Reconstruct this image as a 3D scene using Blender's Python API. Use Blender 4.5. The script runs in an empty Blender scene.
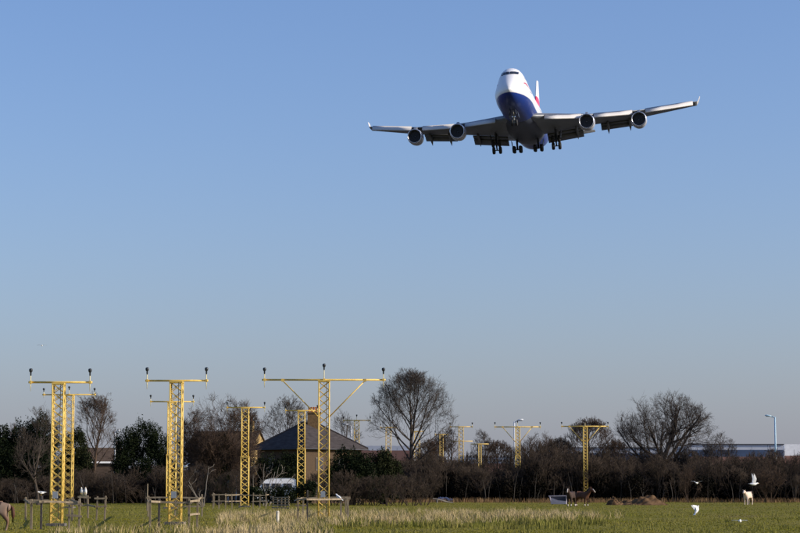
import bpy, math, random
import numpy as np
from mathutils import Vector, Matrix

# ------------------------------------------------------------------ camera, sky, sun, exposure
scene = bpy.context.scene
COL = scene.collection
F, CX, CY, HORIZON, EYE = 2000.0, 400.0, 266.5, 489.0, 1.6      # in 800 px picture units, metres
PITCH = math.atan((HORIZON - CY) / F)
cam_d = bpy.data.cameras.new('camera'); cam = bpy.data.objects.new('camera', cam_d); COL.objects.link(cam)
cam.location = (0, 0, EYE); cam.rotation_euler = (math.pi / 2 + PITCH, 0, 0)
cam_d.sensor_width = 36; cam_d.lens = 36 * F / 800; cam_d.clip_start = 0.5; cam_d.clip_end = 60000
scene.camera = cam

SUN_AZ, SUN_EL = 101.0, 24.0            # degrees clockwise from the view direction (+Y), and above the horizon
world = bpy.data.worlds.new('World'); scene.world = world; world.use_nodes = True
wn = world.node_tree; wn.nodes.clear()
sky = wn.nodes.new('ShaderNodeTexSky'); sky.sky_type = 'NISHITA'; sky.sun_disc = False
sky.sun_elevation = math.radians(SUN_EL); sky.sun_rotation = math.radians(SUN_AZ)
sky.altitude = 20; sky.air_density = 1.15; sky.dust_density = 1.5; sky.ozone_density = 6.3
bg = wn.nodes.new('ShaderNodeBackground'); bg.inputs['Strength'].default_value = 0.147
wo = wn.nodes.new('ShaderNodeOutputWorld')
wb = wn.nodes.new('ShaderNodeMix'); wb.data_type = 'RGBA'; wb.blend_type = 'MULTIPLY'; wb.inputs[0].default_value = 1.0
wb.inputs[7].default_value = (1.08, 0.985, 1.065, 1)          # the camera's white balance, the same over the whole sky
wn.links.new(sky.outputs[0], wb.inputs[6])
# lilac winter haze low all round the horizon, thinning upwards
tcw = wn.nodes.new('ShaderNodeTexCoord'); sxyz = wn.nodes.new('ShaderNodeSeparateXYZ'); wn.links.new(tcw.outputs['Generated'], sxyz.inputs[0])
def wmath(op, a, b=None):
    n = wn.nodes.new('ShaderNodeMath'); n.operation = op
    for i, v in enumerate((a, b)):
        if v is None: continue
        if isinstance(v, (int, float)): n.inputs[i].default_value = v
        else: wn.links.new(v, n.inputs[i])
    return n.outputs[0]
hz = wmath('MULTIPLY', wmath('EXPONENT', wmath('MULTIPLY', wmath('MAXIMUM', sxyz.outputs['Z'], 0.0), -10.4)), 0.6)
hm_ = wn.nodes.new('ShaderNodeMix'); hm_.data_type = 'RGBA'; hm_.inputs[7].default_value = (2.36, 2.46, 3.14, 1)
wn.links.new(hz, hm_.inputs[0]); wn.links.new(wb.outputs[2], hm_.inputs[6]); wn.links.new(hm_.outputs[2], bg.inputs[0]); wn.links.new(bg.outputs[0], wo.inputs[0])
sun_d = bpy.data.lights.new('sun', 'SUN'); sun_d.energy = 4.7; sun_d.angle = math.radians(0.53); sun_d.color = (1.0, 0.89, 0.74)
sun = bpy.data.objects.new('sun', sun_d); COL.objects.link(sun)
_a, _e = math.radians(SUN_AZ), math.radians(SUN_EL)
SUNV = Vector((math.sin(_a) * math.cos(_e), math.cos(_a) * math.cos(_e), math.sin(_e)))
sun.rotation_euler = SUNV.to_track_quat('Z', 'Y').to_euler()
scene.view_settings.view_transform = 'Standard'; scene.view_settings.look = 'None'
scene.view_settings.exposure = 0.09; scene.view_settings.gamma = 1.0
scene.cycles.max_bounces = 4; scene.cycles.diffuse_bounces = 2; scene.cycles.use_denoising = True

# ------------------------------------------------------------------ helpers
_cp, _sp = math.cos(PITCH), math.sin(PITCH)
def ray(px, py):
    u = CY - py
    return Vector((px - CX, F * _cp - u * _sp, F * _sp + u * _cp))
def at(px, py, Y):
    r = ray(px, py); k = Y / r.y
    return Vector((r.x * k, Y, EYE + r.z * k))
def gdist(py):
    r = ray(400, py); return -EYE / r.z * r.y
def gpt(px, Y):                      # ground point under picture column px at distance Y
    z0 = ray(px, HORIZON); py = HORIZON
    for _ in range(4):
        p = at(px, py, Y); py += p.z * F / Y
    p = at(px, py, Y); return Vector((p.x, Y, 0))
def mpp(Y): return Y / F / 1.0       # metres per picture unit

class MB:
    def __init__(s): s.v = []; s.f = []
    def add(s, vs, fs):
        b = len(s.v); s.v += [tuple(v) for v in vs]; s.f += [tuple(i + b for i in f) for f in fs]; return s
    def box(s, c, size, rz=0, M=None):
        hx, hy, hz = size[0] / 2, size[1] / 2, size[2] / 2
        vs = [Vector((x * hx, y * hy, z * hz)) for z in (-1, 1) for x, y in ((-1, -1), (1, -1), (1, 1), (-1, 1))]
        R = M if M is not None else Matrix.Rotation(rz, 3, 'Z')
        c = Vector(c)
        return s.add([R @ v + c for v in vs], [(3, 2, 1, 0), (4, 5, 6, 7), (0, 1, 5, 4), (1, 2, 6, 5), (2, 3, 7, 6), (3, 0, 4, 7)])
    def tube(s, pts, rad, n=6, cap=True):
        pts = [Vector(p) for p in pts]
        if not hasattr(rad, '__len__'): rad = [rad] * len(pts)
        vs = []; fs = []
        d0 = (pts[1] - pts[0]).normalized()
        up = Vector((0, 0, 1)) if abs(d0.z) < .9 else Vector((1, 0, 0))
        for i, p in enumerate(pts):
            if i == 0: d = pts[1] - p
            elif i == len(pts) - 1: d = p - pts[i - 1]
            else: d = pts[i + 1] - pts[i - 1]
            d.normalize(); a = d.cross(up)
            if a.length < 1e-4: a = d.cross(Vector((0, 1, 0)))
            a.normalize(); b = d.cross(a)
            for k in range(n):
                t = 2 * math.pi * (k + .5) / n
                vs.append(p + (a * math.cos(t) + b * math.sin(t)) * rad[i])
        for i in range(len(pts) - 1):
            for k in range(n):
                k2 = (k + 1) % n
                fs.append((i * n + k, i * n + k2, (i + 1) * n + k2, (i + 1) * n + k))
        if cap:
            fs.append(tuple(range(n - 1, -1, -1))); m = (len(pts) - 1) * n; fs.append(tuple(range(m, m + n)))
        return s.add(vs, fs)
    def loft(s, rings, close=True, cap=True):
        n = len(rings[0]); vs = [v for r in rings for v in r]; fs = []
        for i in range(len(rings) - 1):
            for k in range(n if close else n - 1):
                k2 = (k + 1) % n
                fs.append((i * n + k, i * n + k2, (i + 1) * n + k2, (i + 1) * n + k))
        if cap and close:
            fs.append(tuple(range(n - 1, -1, -1))); m = (len(rings) - 1) * n; fs.append(tuple(range(m, m + n)))
        return s.add(vs, fs)
    def lathe(s, prof, n=24, axis='Y', c=(0, 0, 0), cap=True):     # prof: (along, radius)
        rings = []; c = Vector(c)
        for a, r in prof:
            ring = []
            for k in range(n):
                t = 2 * math.pi * k / n; x, y = r * math.cos(t), r * math.sin(t)
                ring.append(c + (Vector((x, a, y)) if axis == 'Y' else Vector((x, y, a)) if axis == 'Z' else Vector((a, x, y))))
            rings.append(ring)
        return s.loft(rings, cap=cap)
    def build(s, name, mat, parent=None, smooth=False, **k):
        me = bpy.data.meshes.new(name); me.from_pydata(s.v, [], s.f); me.update()
        return link(name, me, mat, parent, smooth, **k)

def link(name, me, mat, parent=None, smooth=False, label=None, cat=None, group=None, kind=None, recalc=True):
    if recalc and len(me.polygons) < 60000:
        import bmesh
        bm = bmesh.new(); bm.from_mesh(me); bmesh.ops.recalc_face_normals(bm, faces=bm.faces); bm.to_mesh(me); bm.free()
    if smooth: me.polygons.foreach_set('use_smooth', [True] * len(me.polygons))
    if mat is not None: me.materials.append(mat)
    o = bpy.data.objects.new(name, me); COL.objects.link(o)
    if parent: o.parent = parent
    tag(o, label, cat, group, kind); return o
def tag(o, label=None, cat=None, group=None, kind=None):
    if label: o['label'] = label
    if cat: o['category'] = cat
    if group: o['group'] = group
    if kind: o['kind'] = kind
    return o
def empty(name, loc, label, cat, group=None, rz=0):
    o = bpy.data.objects.new(name, None); COL.objects.link(o); o.location = loc; o.rotation_euler = (0, 0, rz)
    return tag(o, label, cat, group)
def part(name, me, parent, loc=(0, 0, 0), rot=(0, 0, 0)):      # another object on shared mesh data
    o = bpy.data.objects.new(name, me); COL.objects.link(o); o.parent = parent; o.location = loc; o.rotation_euler = rot; return o
def np_mesh(name, V, Fc):            # V (n,3), Fc (m,k) all faces with k corners
    me = bpy.data.meshes.new(name); V = np.asarray(V, np.float32); Fc = np.asarray(Fc, np.int32)
    m, k = Fc.shape
    me.vertices.add(len(V)); me.vertices.foreach_set('co', V.ravel())
    me.loops.add(m * k); me.loops.foreach_set('vertex_index', Fc.ravel())
    me.polygons.add(m); me.polygons.foreach_set('loop_start', np.arange(m, dtype=np.int32) * k)
    me.update(calc_edges=True); return me

def mat(name, col, rough=.7, metal=0., var=.0, scale=3., col2=None, bump=0., detail=3., coat=0., spec=.4, stretch=None):
    m = bpy.data.materials.new(name); m.use_nodes = True; nt = m.node_tree; b = nt.nodes['Principled BSDF']
    b.inputs['Roughness'].default_value = rough; b.inputs['Metallic'].default_value = metal
    b.inputs['Specular IOR Level'].default_value = spec
    if coat: b.inputs['Coat Weight'].default_value = coat; b.inputs['Coat Roughness'].default_value = .08
    c = tuple(col) + (1,)
    if var or col2:
        tc = nt.nodes.new('ShaderNodeTexCoord'); no = nt.nodes.new('ShaderNodeTexNoise')
        no.inputs['Scale'].default_value = scale; no.inputs['Detail'].default_value = detail
        src = tc.outputs['Object']
        if stretch:
            mp = nt.nodes.new('ShaderNodeMapping'); mp.inputs['Scale'].default_value = stretch
            nt.links.new(src, mp.inputs[0]); src = mp.outputs[0]
        nt.links.new(src, no.inputs['Vector'])
        r = nt.nodes.new('ShaderNodeValToRGB'); r.color_ramp.elements[0].position = .32; r.color_ramp.elements[1].position = .68
        if col2: r.color_ramp.elements[0].color = c; r.color_ramp.elements[1].color = tuple(col2) + (1,)
        else:
            r.color_ramp.elements[0].color = tuple(x * (1 - var) for x in col) + (1,)
            r.color_ramp.elements[1].color = tuple(min(1, x * (1 + var)) for x in col) + (1,)
        nt.links.new(no.outputs['Fac'], r.inputs[0]); nt.links.new(r.outputs[0], b.inputs['Base Color'])
        if bump:
            bp = nt.nodes.new('ShaderNodeBump'); bp.inputs['Strength'].default_value = bump; bp.inputs['Distance'].default_value = .05
            nt.links.new(no.outputs['Fac'], bp.inputs['Height']); nt.links.new(bp.outputs[0], b.inputs['Normal'])
    else: b.inputs['Base Color'].default_value = c
    return m

YELLOW = mat('yellow_mast_paint', (.62, .41, .085), .55, col2=(.84, .60, .15), scale=3.5, detail=6)
YELLOW2 = mat('faded_yellow_paint', (.66, .46, .13), .55, var=.2, scale=1.5)
LAMPBLACK = mat('lamp_head_black', (.03, .035, .04), .4)
LAMPWHITE = mat('lamp_stem_pale', (.74, .64, .32), .5)
STEEL = mat('galvanised_steel', (.42, .44, .46), .4, .6, var=.12, scale=4)
CONC = mat('concrete', (.12, .11, .10), .9, var=.2, scale=5)
WOOD = mat('weathered_wood', (.20, .155, .10), .9, spec=.1, col2=(.33, .27, .185), scale=6, stretch=(1, 1, .3))
WOODD = mat('shade_dark_wood', (.07, .06, .05), .9, var=.3, scale=5)  # darker post wood, shade put into the colour
BARK = mat('grey_brown_bark', (.050, .040, .032), .95, col2=(.085, .069, .056), scale=1.2, spec=.06)
BARKR = mat('reddish_twig_bark', (.060, .041, .030), .95, col2=(.095, .066, .047), scale=.6, spec=.06)
HEDGEB = mat('dark_hedge_twig', (.044, .034, .026), .95, col2=(.088, .067, .051), scale=.35, spec=.05)
BARKP = mat('pale_dead_wood', (.15, .13, .105), .9, col2=(.26, .23, .19), scale=2)
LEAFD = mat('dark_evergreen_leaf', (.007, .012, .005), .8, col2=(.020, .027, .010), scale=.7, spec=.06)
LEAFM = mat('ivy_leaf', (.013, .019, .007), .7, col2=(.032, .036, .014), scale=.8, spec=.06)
HEDGE_SHADE = mat('hedge_shade_leaf', (.007, .007, .005), .9, col2=(.016, .012, .008), scale=.5, spec=.06)  # shade of the hedge interior is put into this leaf colour
BRACKEN = mat('dead_bracken', (.11, .062, .030), .9, spec=0., col2=(.24, .16, .085), scale=.7)

# ------------------------------------------------------------------ ground
def ground_material():
    m = bpy.data.materials.new('pasture_ground'); m.use_nodes = True; nt = m.node_tree; b = nt.nodes['Principled BSDF']
    b.inputs['Roughness'].default_value = .95; b.inputs['Specular IOR Level'].default_value = .1
    tc = nt.nodes.new('ShaderNodeTexCoord')
    n1 = nt.nodes.new('ShaderNodeTexNoise'); n1.inputs['Scale'].default_value = .12; n1.inputs['Detail'].default_value = 6
    n2 = nt.nodes.new('ShaderNodeTexNoise'); n2.inputs['Scale'].default_value = 2.5; n2.inputs['Detail'].default_value = 5
    r1 = nt.nodes.new('ShaderNodeValToRGB'); r1.color_ramp.elements[0].color = (.130, .124, .012, 1); r1.color_ramp.elements[1].color = (.175, .153, .028, 1)
    r1.color_ramp.elements[0].position = .35; r1.color_ramp.elements[1].position = .58
    mud = r1.color_ramp.elements.new(.72); mud.color = (.135, .10, .042, 1)
    r2 = nt.nodes.new('ShaderNodeValToRGB'); r2.color_ramp.elements[0].color = (.75, .74, .70, 1); r2.color_ramp.elements[1].color = (1.25, 1.25, 1.2, 1)
    mx = nt.nodes.new('ShaderNodeMix'); mx.data_type = 'RGBA'; mx.blend_type = 'MULTIPLY'; mx.inputs[0].default_value = 1
    for n in (n1, n2): nt.links.new(tc.outputs['Object'], n.inputs['Vector'])
    nt.links.new(n1.outputs[0], r1.inputs[0]); nt.links.new(n2.outputs[0], r2.inputs[0])
    nt.links.new(r1.outputs[0], mx.inputs[6]); nt.links.new(r2.outputs[0], mx.inputs[7]); nt.links.new(mx.outputs[2], b.inputs['Base Color'])
    return m
def sheet(name, xs, ys, z, material):
    nx = len(xs)
    MB().add([(x, y, z) for y in ys for x in xs], [(j * nx + i, j * nx + i + 1, (j + 1) * nx + i + 1, (j + 1) * nx + i) for j in range(len(ys) - 1) for i in range(nx - 1)]).build(name, material, kind='structure')
sheet('ground', [-20000, -6000, -2000, -500, 0, 500, 2000, 6000, 20000], [-8000, -1000, 0, 300, 700, 2000, 8000, 30000], -.02, mat('scrub_and_town_ground', (.045, .042, .036), .95, col2=(.085, .075, .06), scale=.02, detail=8, spec=.05))
sheet('pasture', list(np.linspace(-220, 220, 12)), list(np.linspace(-120, 300, 12)), 0., ground_material())

# grass blades, real geometry
R = np.random.default_rng(11)
def blades(name, P, H, W, lean, material, label, seg=1):
    n = len(P); a = R.uniform(0, 2 * np.pi, n); d = np.stack([np.cos(a), np.sin(a), 0 * a], 1)
    la = R.uniform(0, 2 * np.pi, n); l = np.stack([np.cos(la), np.sin(la), 0 * la], 1) * (R.uniform(.1, 1, n) * lean * H)[:, None]
    b0 = P - d * W[:, None]; b1 = P + d * W[:, None]; up = np.array([0, 0, 1.])
    if seg == 1:
        V = np.stack([b0, b1, P + l + up * H[:, None]], 1).reshape(-1, 3); Fc = np.arange(3 * n).reshape(n, 3)
    else:
        m = P + l * .35 + up * (H * .6)[:, None]; w = d * (W * .7)[:, None]
        tip = P + l + up * (H * R.uniform(.8, 1., n))[:, None]
        V = np.stack([b0, b1, m + w, m - w, tip], 1).reshape(-1, 3); k = np.arange(n)[:, None] * 5
        Fc = np.concatenate([k + [0, 1, 2], k + [0, 2, 3], k + [3, 2, 4]])
    return link(name, np_mesh(name, V, Fc), material, label=label, cat='grass', kind='stuff', recalc=False)
def field(n, y0, y1, spread=.225):
    y = np.exp(R.uniform(np.log(y0), np.log(y1), n)); x = R.uniform(-1, 1, n) * (y * spread + 2); return np.stack([x, y, 0 * x], 1)
def waves(P, s, ph=0.):
    x, y = P[:, 0] * s, P[:, 1] * s
    return (np.sin(x * 1.3 + y * .7 + ph) + np.sin(x * -.8 + y * 1.1 + 2 + ph) + np.sin(x * 2.3 - y * 1.9 + 4) * .6 + np.sin(x * 3.7 + y * 3.1 + 1) * .4) / 3
TURF = mat('short_green_turf', (.135, .138, .011), .9, col2=(.19, .165, .028), scale=.25, detail=6, spec=.0)
P = field(230000, 66, 290)
blades('turf', P, R.uniform(.010, .026, len(P)) * (1 + .5 * np.clip(waves(P, .25), -1, 1)), .012 + P[:, 1] * .00013, .6, TURF, 'short green pasture grass of the open field')

def pxcol(P): return CX + F * P[:, 0] / P[:, 1] * _cp      # rough picture column of a ground point (for choosing where tufts grow)
STRAW = mat('dry_straw_grass', (.37, .28, .13), .85, col2=(.56, .45, .26), scale=.5, detail=6, spec=.0)
ROUGH = mat('rough_green_grass', (.13, .145, .024), .9, col2=(.25, .215, .07), scale=.6, detail=5, spec=.0)
def band_mask(P):
    c = pxcol(P); y = P[:, 1]
    w = waves(P, .22); w2 = waves(P, .07, 1.)
    near = 92 + 5 * w2 + R.normal(0, 3, len(P)) + np.clip((c - 420) / 180, 0, 1) * 14
    far = 126 + 10 * w2 + R.normal(0, 5, len(P))
    m = (c > 225) & (c < 590 + 15 * w + R.normal(0, 14, len(P))) & (y > near) & (y < far)
    m |= (c > 60) & (c < 330) & (y > 70) & (y < 77 + 3 * w2 + R.normal(0, 2, len(P)) + np.clip((c - 240) / 60, 0, 1) * 6) & (R.random(len(P)) < np.clip((c - 40) / 260, .35, 1))
    m &= (w > -.33)
    return m
def tuft(base, k, sp):
    P = np.repeat(base, k, 0); P[:, :2] += R.normal(0, sp, (len(P), 2)); return P
B0 = field(13000, 66, 150); B0 = B0[band_mask(B0)]
B0 = B0[R.random(len(B0)) < .55 + .5 * waves(B0, .6) + .5 * waves(B0, 1.7, 3.)]
P = tuft(B0, 16, .17)
blades('dry_grass', P, np.repeat(R.uniform(.45, 1.15, len(B0)), 16) * R.uniform(.25, .6, len(P)), R.uniform(.005, .011, len(P)), .9, STRAW, 'tall straw coloured dead grass in a band across the field', 2)
B1 = field(9000, 66, 150); B1 = B1[band_mask(B1) | ((pxcol(B1) > 230) & (pxcol(B1) < 600) & (B1[:, 1] > 80) & (B1[:, 1] < 100))]
B1 = B1[waves(B1, .5, 2.) > .14]
P = tuft(B1, 14, .16)
blades('rough_grass', P, R.uniform(.12, .46, len(P)), np.full(len(P), .012), .5, ROUGH, 'coarse green grass tussocks growing among the straw', 2)
B2 = field(2600, 68, 280); B2 = B2[R.random(len(B2)) < .5]; P = tuft(B2, 8, .12)
blades('loose_tuft', P, R.uniform(.08, .22, len(P)), np.full(len(P), .012), .6, ROUGH, 'small loose grass tufts scattered over the open pasture', 2)
n = 26000; x = R.uniform(-62, 64, n); P = np.stack([x, 244 + R.normal(0, 4.5, n) + 3 * np.sin(x * .2), 0 * x], 1)
P = P[(waves(P, .35) > -.15)]
blades('bracken_strip', P, R.uniform(.15, .75, len(P)), np.full(len(P), .02), .6, BRACKEN, 'brown dead undergrowth along the foot of the hedge', 2)

# ------------------------------------------------------------------ trees
class Tree:
    """bare tree: recursive wiggling limbs clipped by a crown envelope"""
    def __init__(s, seed, H, W, base, r0, stems=1, lean=(0, 0), limbs=7, dens=1., fine=.011, asym=0., up=.25, spread=1., leader=False):
        s.r = random.Random(seed); s.H, s.W, s.base = H, W, base; s.cz = base + (H - base) * .45; s.dens = dens; s.fine = fine; s.asym = asym; s.up = up
        s.limb_mb = MB(); s.twig_mb = MB(); s.n = 0
        if leader:          # one stem running up through the crown with limbs leaving it all the way
            pts = s.poly(Vector((0, 0, -.1)), Vector((lean[0], lean[1], 1)), H * .9, 10, .035, .05)
            rad = [r0 * (1.3, 1., .9, .78, .66, .54, .42, .32, .22, .14, .07)[i] for i in range(11)]
            s.limb_mb.tube(pts, rad, 8); a = s.r.uniform(0, 6)
            for i in range(limbs):
                t = .3 + .67 * (i / (limbs - 1)) ** .9; a += 2.4 + s.r.uniform(-.5, .5); el = .55 + .65 * t + s.r.uniform(-.2, .2)
                d = Vector((math.cos(a) * math.cos(el), math.sin(a) * math.cos(el), math.sin(el)))
                s.grow(s.along(pts, t), d, (.30 + .55 * (1 - t)) * H * s.r.uniform(.85, 1.1), max(.04, r0 * .42 * (1.1 - t)) * s.r.uniform(.8, 1.2), 1)
        elif stems == 1:
            tl = base + (H - base) * .2
            pts = s.poly(Vector((0, 0, -.1)), Vector((lean[0], lean[1], 1)), tl, 6, .05, 0)
            rad = [r0 * (1.25 if i == 0 else 1 - .38 * i / 6) for i in range(len(pts))]
            s.limb_mb.tube(pts, rad, 8)
            for i in range(limbs):
                a = 2 * math.pi * (i + s.r.uniform(-.3, .3)) / limbs * 1.0
                t = s.r.uniform(.55, 1.) if i > 1 else 1.
                p = s.along(pts, t); el = s.r.uniform(.12, 1.15) if i > 1 else 1.3
                d = Vector((math.cos(a) * math.cos(el) * spread, math.sin(a) * math.cos(el) * spread, math.sin(el)))
                s.grow(p, d, (H - base) * s.r.uniform(.8, 1.), r0 * s.r.uniform(.38, .55), 1)
        else:
            for i in range(stems):
                a = s.r.uniform(0, 6.28); el = s.r.uniform(.75, 1.45)
                d = Vector((math.cos(a) * math.cos(el), math.sin(a) * math.cos(el), math.sin(el)))
                s.grow(Vector((math.cos(a) * .3 * W * .3, math.sin(a) * .3 * W * .3, -.1)), d, H * s.r.uniform(.7, 1.), r0 * s.r.uniform(.6, 1.), 1)
    def inside(s, p):
        hz = (s.H - s.cz) if p.z > s.cz else (s.cz - s.base * .55)
        q = ((p.x - s.asym) / (s.W / 2)) ** 2 + (p.y / (s.W / 2)) ** 2 + ((p.z - s.cz) / max(hz, .5)) ** 2
        return q < s.r.uniform(.72, 1.12)
    def poly(s, p, d, L, n, wig, up):
        pts = [p.copy()]; d = d.normalized()
        for i in range(n):
            d = (d + Vector((s.r.gauss(0, wig), s.r.gauss(0, wig), s.r.gauss(0, wig) + up / n))).normalized()
            p = p + d * (L / n); pts.append(p.copy())
        return pts
    def along(s, pts, t):
        k = min(t, .999) * (len(pts) - 1); i = int(k); return pts[i].lerp(pts[i + 1], k - i)
    def grow(s, p, d, L, r, lvl):
        n = (0, 7, 5, 4, 2, 1)[lvl]
        pts = s.poly(p, d, L, n, (.0, .09, .13, .16, .16, .12)[lvl], s.up)
        keep = [pts[0]]
        for q in pts[1:]:
            if lvl > 1 and len(keep) > 1 and not s.inside(q): break
            if lvl == 1 and not s.inside(q) and len(keep) > 3: break
            keep.append(q)
        if len(keep) < 2: return
        pts = keep; m = len(pts)
        r1 = max(r * .3, s.fine * .6)
        rad = [max(r + (r1 - r) * i / (m - 1), s.fine * .6) for i in range(m)]
        (s.limb_mb if lvl <= 2 else s.twig_mb).tube(pts, rad, 6 if lvl == 1 else 4 if lvl == 2 else 3, cap=False)
        s.n += 1
        if lvl >= 5: return
        cnt = (0, 10, 8, 6, 4)[lvl] * s.dens * m / (n + 1)
        cnt = int(cnt) + (s.r.random() < cnt % 1)
        for i in range(cnt):
            t = s.r.uniform(.25, 1.) if lvl > 1 else s.r.uniform(.22, 1.)
            q = s.along(pts, t); k = min(int(t * (m - 1)), m - 2); ax = (pts[k + 1] - pts[k]).normalized()
            o = ax.orthogonal().normalized(); o.rotate(Matrix.Rotation(s.r.uniform(0, 6.283), 3, ax))
            an = s.r.uniform(.4, .95); dd = ax * math.cos(an) + o * math.sin(an)
            rr = r + (r1 - r) * t
            s.grow(q, dd, L * s.r.uniform(.36, .6) * (1.2 - .4 * t), max(rr * s.r.uniform(.45, .65), s.fine), lvl + 1)
def plant_tree(name, loc, label, tree, bark=BARK, twig=None, cat='tree', group=None, rz=0.):
    e = empty(name, loc, label, cat, group, rz)
    tree.limb_mb.build('trunk', bark, e, True, recalc=False) if 0 else link_fast('trunk', tree.limb_mb, bark, e)
    link_fast('crown', tree.twig_mb, twig or bark, e); return e
def link_fast(name, mb, material, parent=None, **k):
    me = bpy.data.meshes.new(name); me.from_pydata(mb.v, [], mb.f); me.update()
    return link(name, me, material, parent, recalc=False, **k)

def leaf_cloud(blobs, n, size, seed, shell=.55, lumps=9):
    """n small leaf quads spread through lumpy volumes (cx,cy,cz,rx,ry,rz)"""
    r = np.random.default_rng(seed); B = []
    for b in blobs:
        B.append(b[:3] + tuple(q * .86 for q in b[3:]))
        for _ in range(lumps):
            d = r.normal(size=3); d /= np.linalg.norm(d); k = r.uniform(.22, .42)
            B.append(tuple(b[i] + d[i] * b[3 + i] * r.uniform(.6, .95) for i in range(3)) + tuple(b[3 + i] * k for i in range(3)))
    B = np.array(B, float); vol = B[:, 3] * B[:, 4] * B[:, 5]
    pick = r.choice(len(B), n, p=vol ** .75 / (vol ** .75).sum()); b = B[pick]
    d = r.normal(size=(n, 3)); d /= np.linalg.norm(d, axis=1)[:, None]
    lump = 1 + .16 * np.sin(d[:, 0] * 7 + pick) + .14 * np.sin(d[:, 2] * 9 + d[:, 1] * 6 + pick * 2) + .08 * np.sin(d[:, 0] * 19 + d[:, 2] * 23)
    rad = (shell + (1.03 - shell) * r.random(n) ** .6) * lump + np.abs(r.normal(0, .07, n))
    C = b[:, :3] + d * b[:, 3:] * rad[:, None]; C = C[C[:, 2] > .05]; n = len(C)
    a = r.normal(size=(n, 3)); a /= np.linalg.norm(a, axis=1)[:, None]; q = np.cross(a, r.normal(size=(n, 3))); q /= np.linalg.norm(q, axis=1)[:, None]
    sz = size * r.uniform(.5, 1.3, n)[:, None]
    V = np.stack([C - a * sz, C + q * sz * .5, C + a * sz, C - q * sz * .5], 1).reshape(-1, 3)
    return V, np.arange(4 * n).reshape(n, 4)
def evergreen(name, loc, label, blobs, n, size, seed, leaf, cat='bush', group=None, stems=4):
    e = empty(name, loc, label, cat, group); V, Fc = leaf_cloud(blobs, n, size, seed)
    link('crown', np_mesh('crown', V, Fc), leaf, e, recalc=False)
    t = MB(); rr = random.Random(seed)
    for i in range(stems):
        b = rr.choice(blobs); t.tube([(rr.uniform(-.3, .3), rr.uniform(-.3, .3), -.1), (b[0] * .4, b[1] * .4, b[2] * .5), (b[0], b[1], b[2] + b[5] * .5)], [.16, .11, .03], 6)
    t.build('trunk', BARK, e); return e

# the two big field trees
YH = 262.0                                    # distance of the hedge line
def sz(px, Y): return px * Y / F
def top_z(py, Y): return EYE + (HORIZON - py) * Y / F
Y = 263; plant_tree('bare_tree', gpt(411, Y), 'tall bare tree with rounded crown in the middle of the tree line', Tree(7, top_z(371, Y), sz(96, Y), 3.4, .42, lean=(.01, 0), limbs=26, dens=.9, fine=0.0095, up=.3, leader=True), BARK)
Y = 266; plant_tree('bare_tree', gpt(664, Y), 'broad bare tree with dark forked limbs standing over the right hand hedge', Tree(21, top_z(390, Y), sz(108, Y), 3.0, .50, limbs=14, dens=1.02, fine=0.0095, up=.22, spread=1.2), BARK)
Y = 290; plant_tree('bare_tree', gpt(92, Y), 'bare greyish tree rising behind the dark evergreens at the left', Tree(31, top_z(394, Y), sz(52, Y), 1.7, .36, limbs=20, leader=True, dens=.85, fine=0.0117, up=.45), BARKR)
Y = 214; plant_tree('bare_tree', gpt(219, Y), 'wide bare tree with fine drooping twigs before the brown roofed house', Tree(45, top_z(391, Y), sz(88, Y), 1.7, .30, limbs=14, dens=1.3, fine=.0115, up=.1, spread=1.25), BARKR)
Y = 275; plant_tree('bare_tree', gpt(288, Y), 'bare tree showing above the left slope of the slate hipped roof', Tree(52, top_z(398, Y), sz(62, Y), 2.2, .3, limbs=20, leader=True, dens=.75, fine=0.0117, up=.35), BARK)
Y = 275; plant_tree('bare_tree', gpt(590, Y), 'bare feathery tree behind the rightmost yellow mast', Tree(63, top_z(418, Y), sz(62, Y), 1.2, .28, limbs=20, leader=True, dens=.8, fine=0.0117, up=.5), BARKR)
Y = 420; plant_tree('bare_tree', gpt(481, Y), 'small dark far tree behind the white block of windows', Tree(70, top_z(429, Y), sz(30, Y), 2.2, .3, limbs=8, dens=.95, fine=0.0187, up=.4), BARK)
Y = 262; plant_tree('bare_tree', gpt(719, Y), 'small bare tree beside the grey and blue warehouse', Tree(77, top_z(431, Y), sz(42, Y), 1.4, .2, limbs=8, dens=.95, fine=0.0109, up=.3), BARK)
Y = 205; plant_tree('bare_tree', gpt(38, Y), 'thin twiggy bare tree growing through the large dark evergreen bush', Tree(81, top_z(405, Y), sz(50, Y), 1.3, .2, limbs=8, dens=.9, fine=0.0094, up=.5), BARK)
Y = 300; plant_tree('bare_tree', gpt(343, Y), 'bare tree showing above the right slope of the slate hipped roof', Tree(85, top_z(413, Y), sz(40, Y), 2.2, .25, limbs=7, dens=.85, fine=0.0125, up=.4), BARK)
Y = 300; plant_tree('bare_tree', gpt(8, Y), 'hazy bare tree at the left edge behind the evergreen bush', Tree(88, top_z(424, Y), sz(40, Y), 1.1, .22, limbs=7, dens=.9, fine=0.0125, up=.4), BARKR)
Y = 285; plant_tree('bare_tree', gpt(540, Y), 'brown twiggy bare tree between the two rightmost braced masts', Tree(93, top_z(434, Y), sz(52, Y), 1.1, .24, limbs=8, dens=1., fine=0.0117, up=.5), BARKR)
Y = 285; plant_tree('bare_tree', gpt(447, Y), 'brown bare tree touching the right side of the tall rounded tree', Tree(97, top_z(431, Y), sz(50, Y), 1.1, .24, limbs=8, dens=1., fine=0.0117, up=.4), BARKR)
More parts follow.
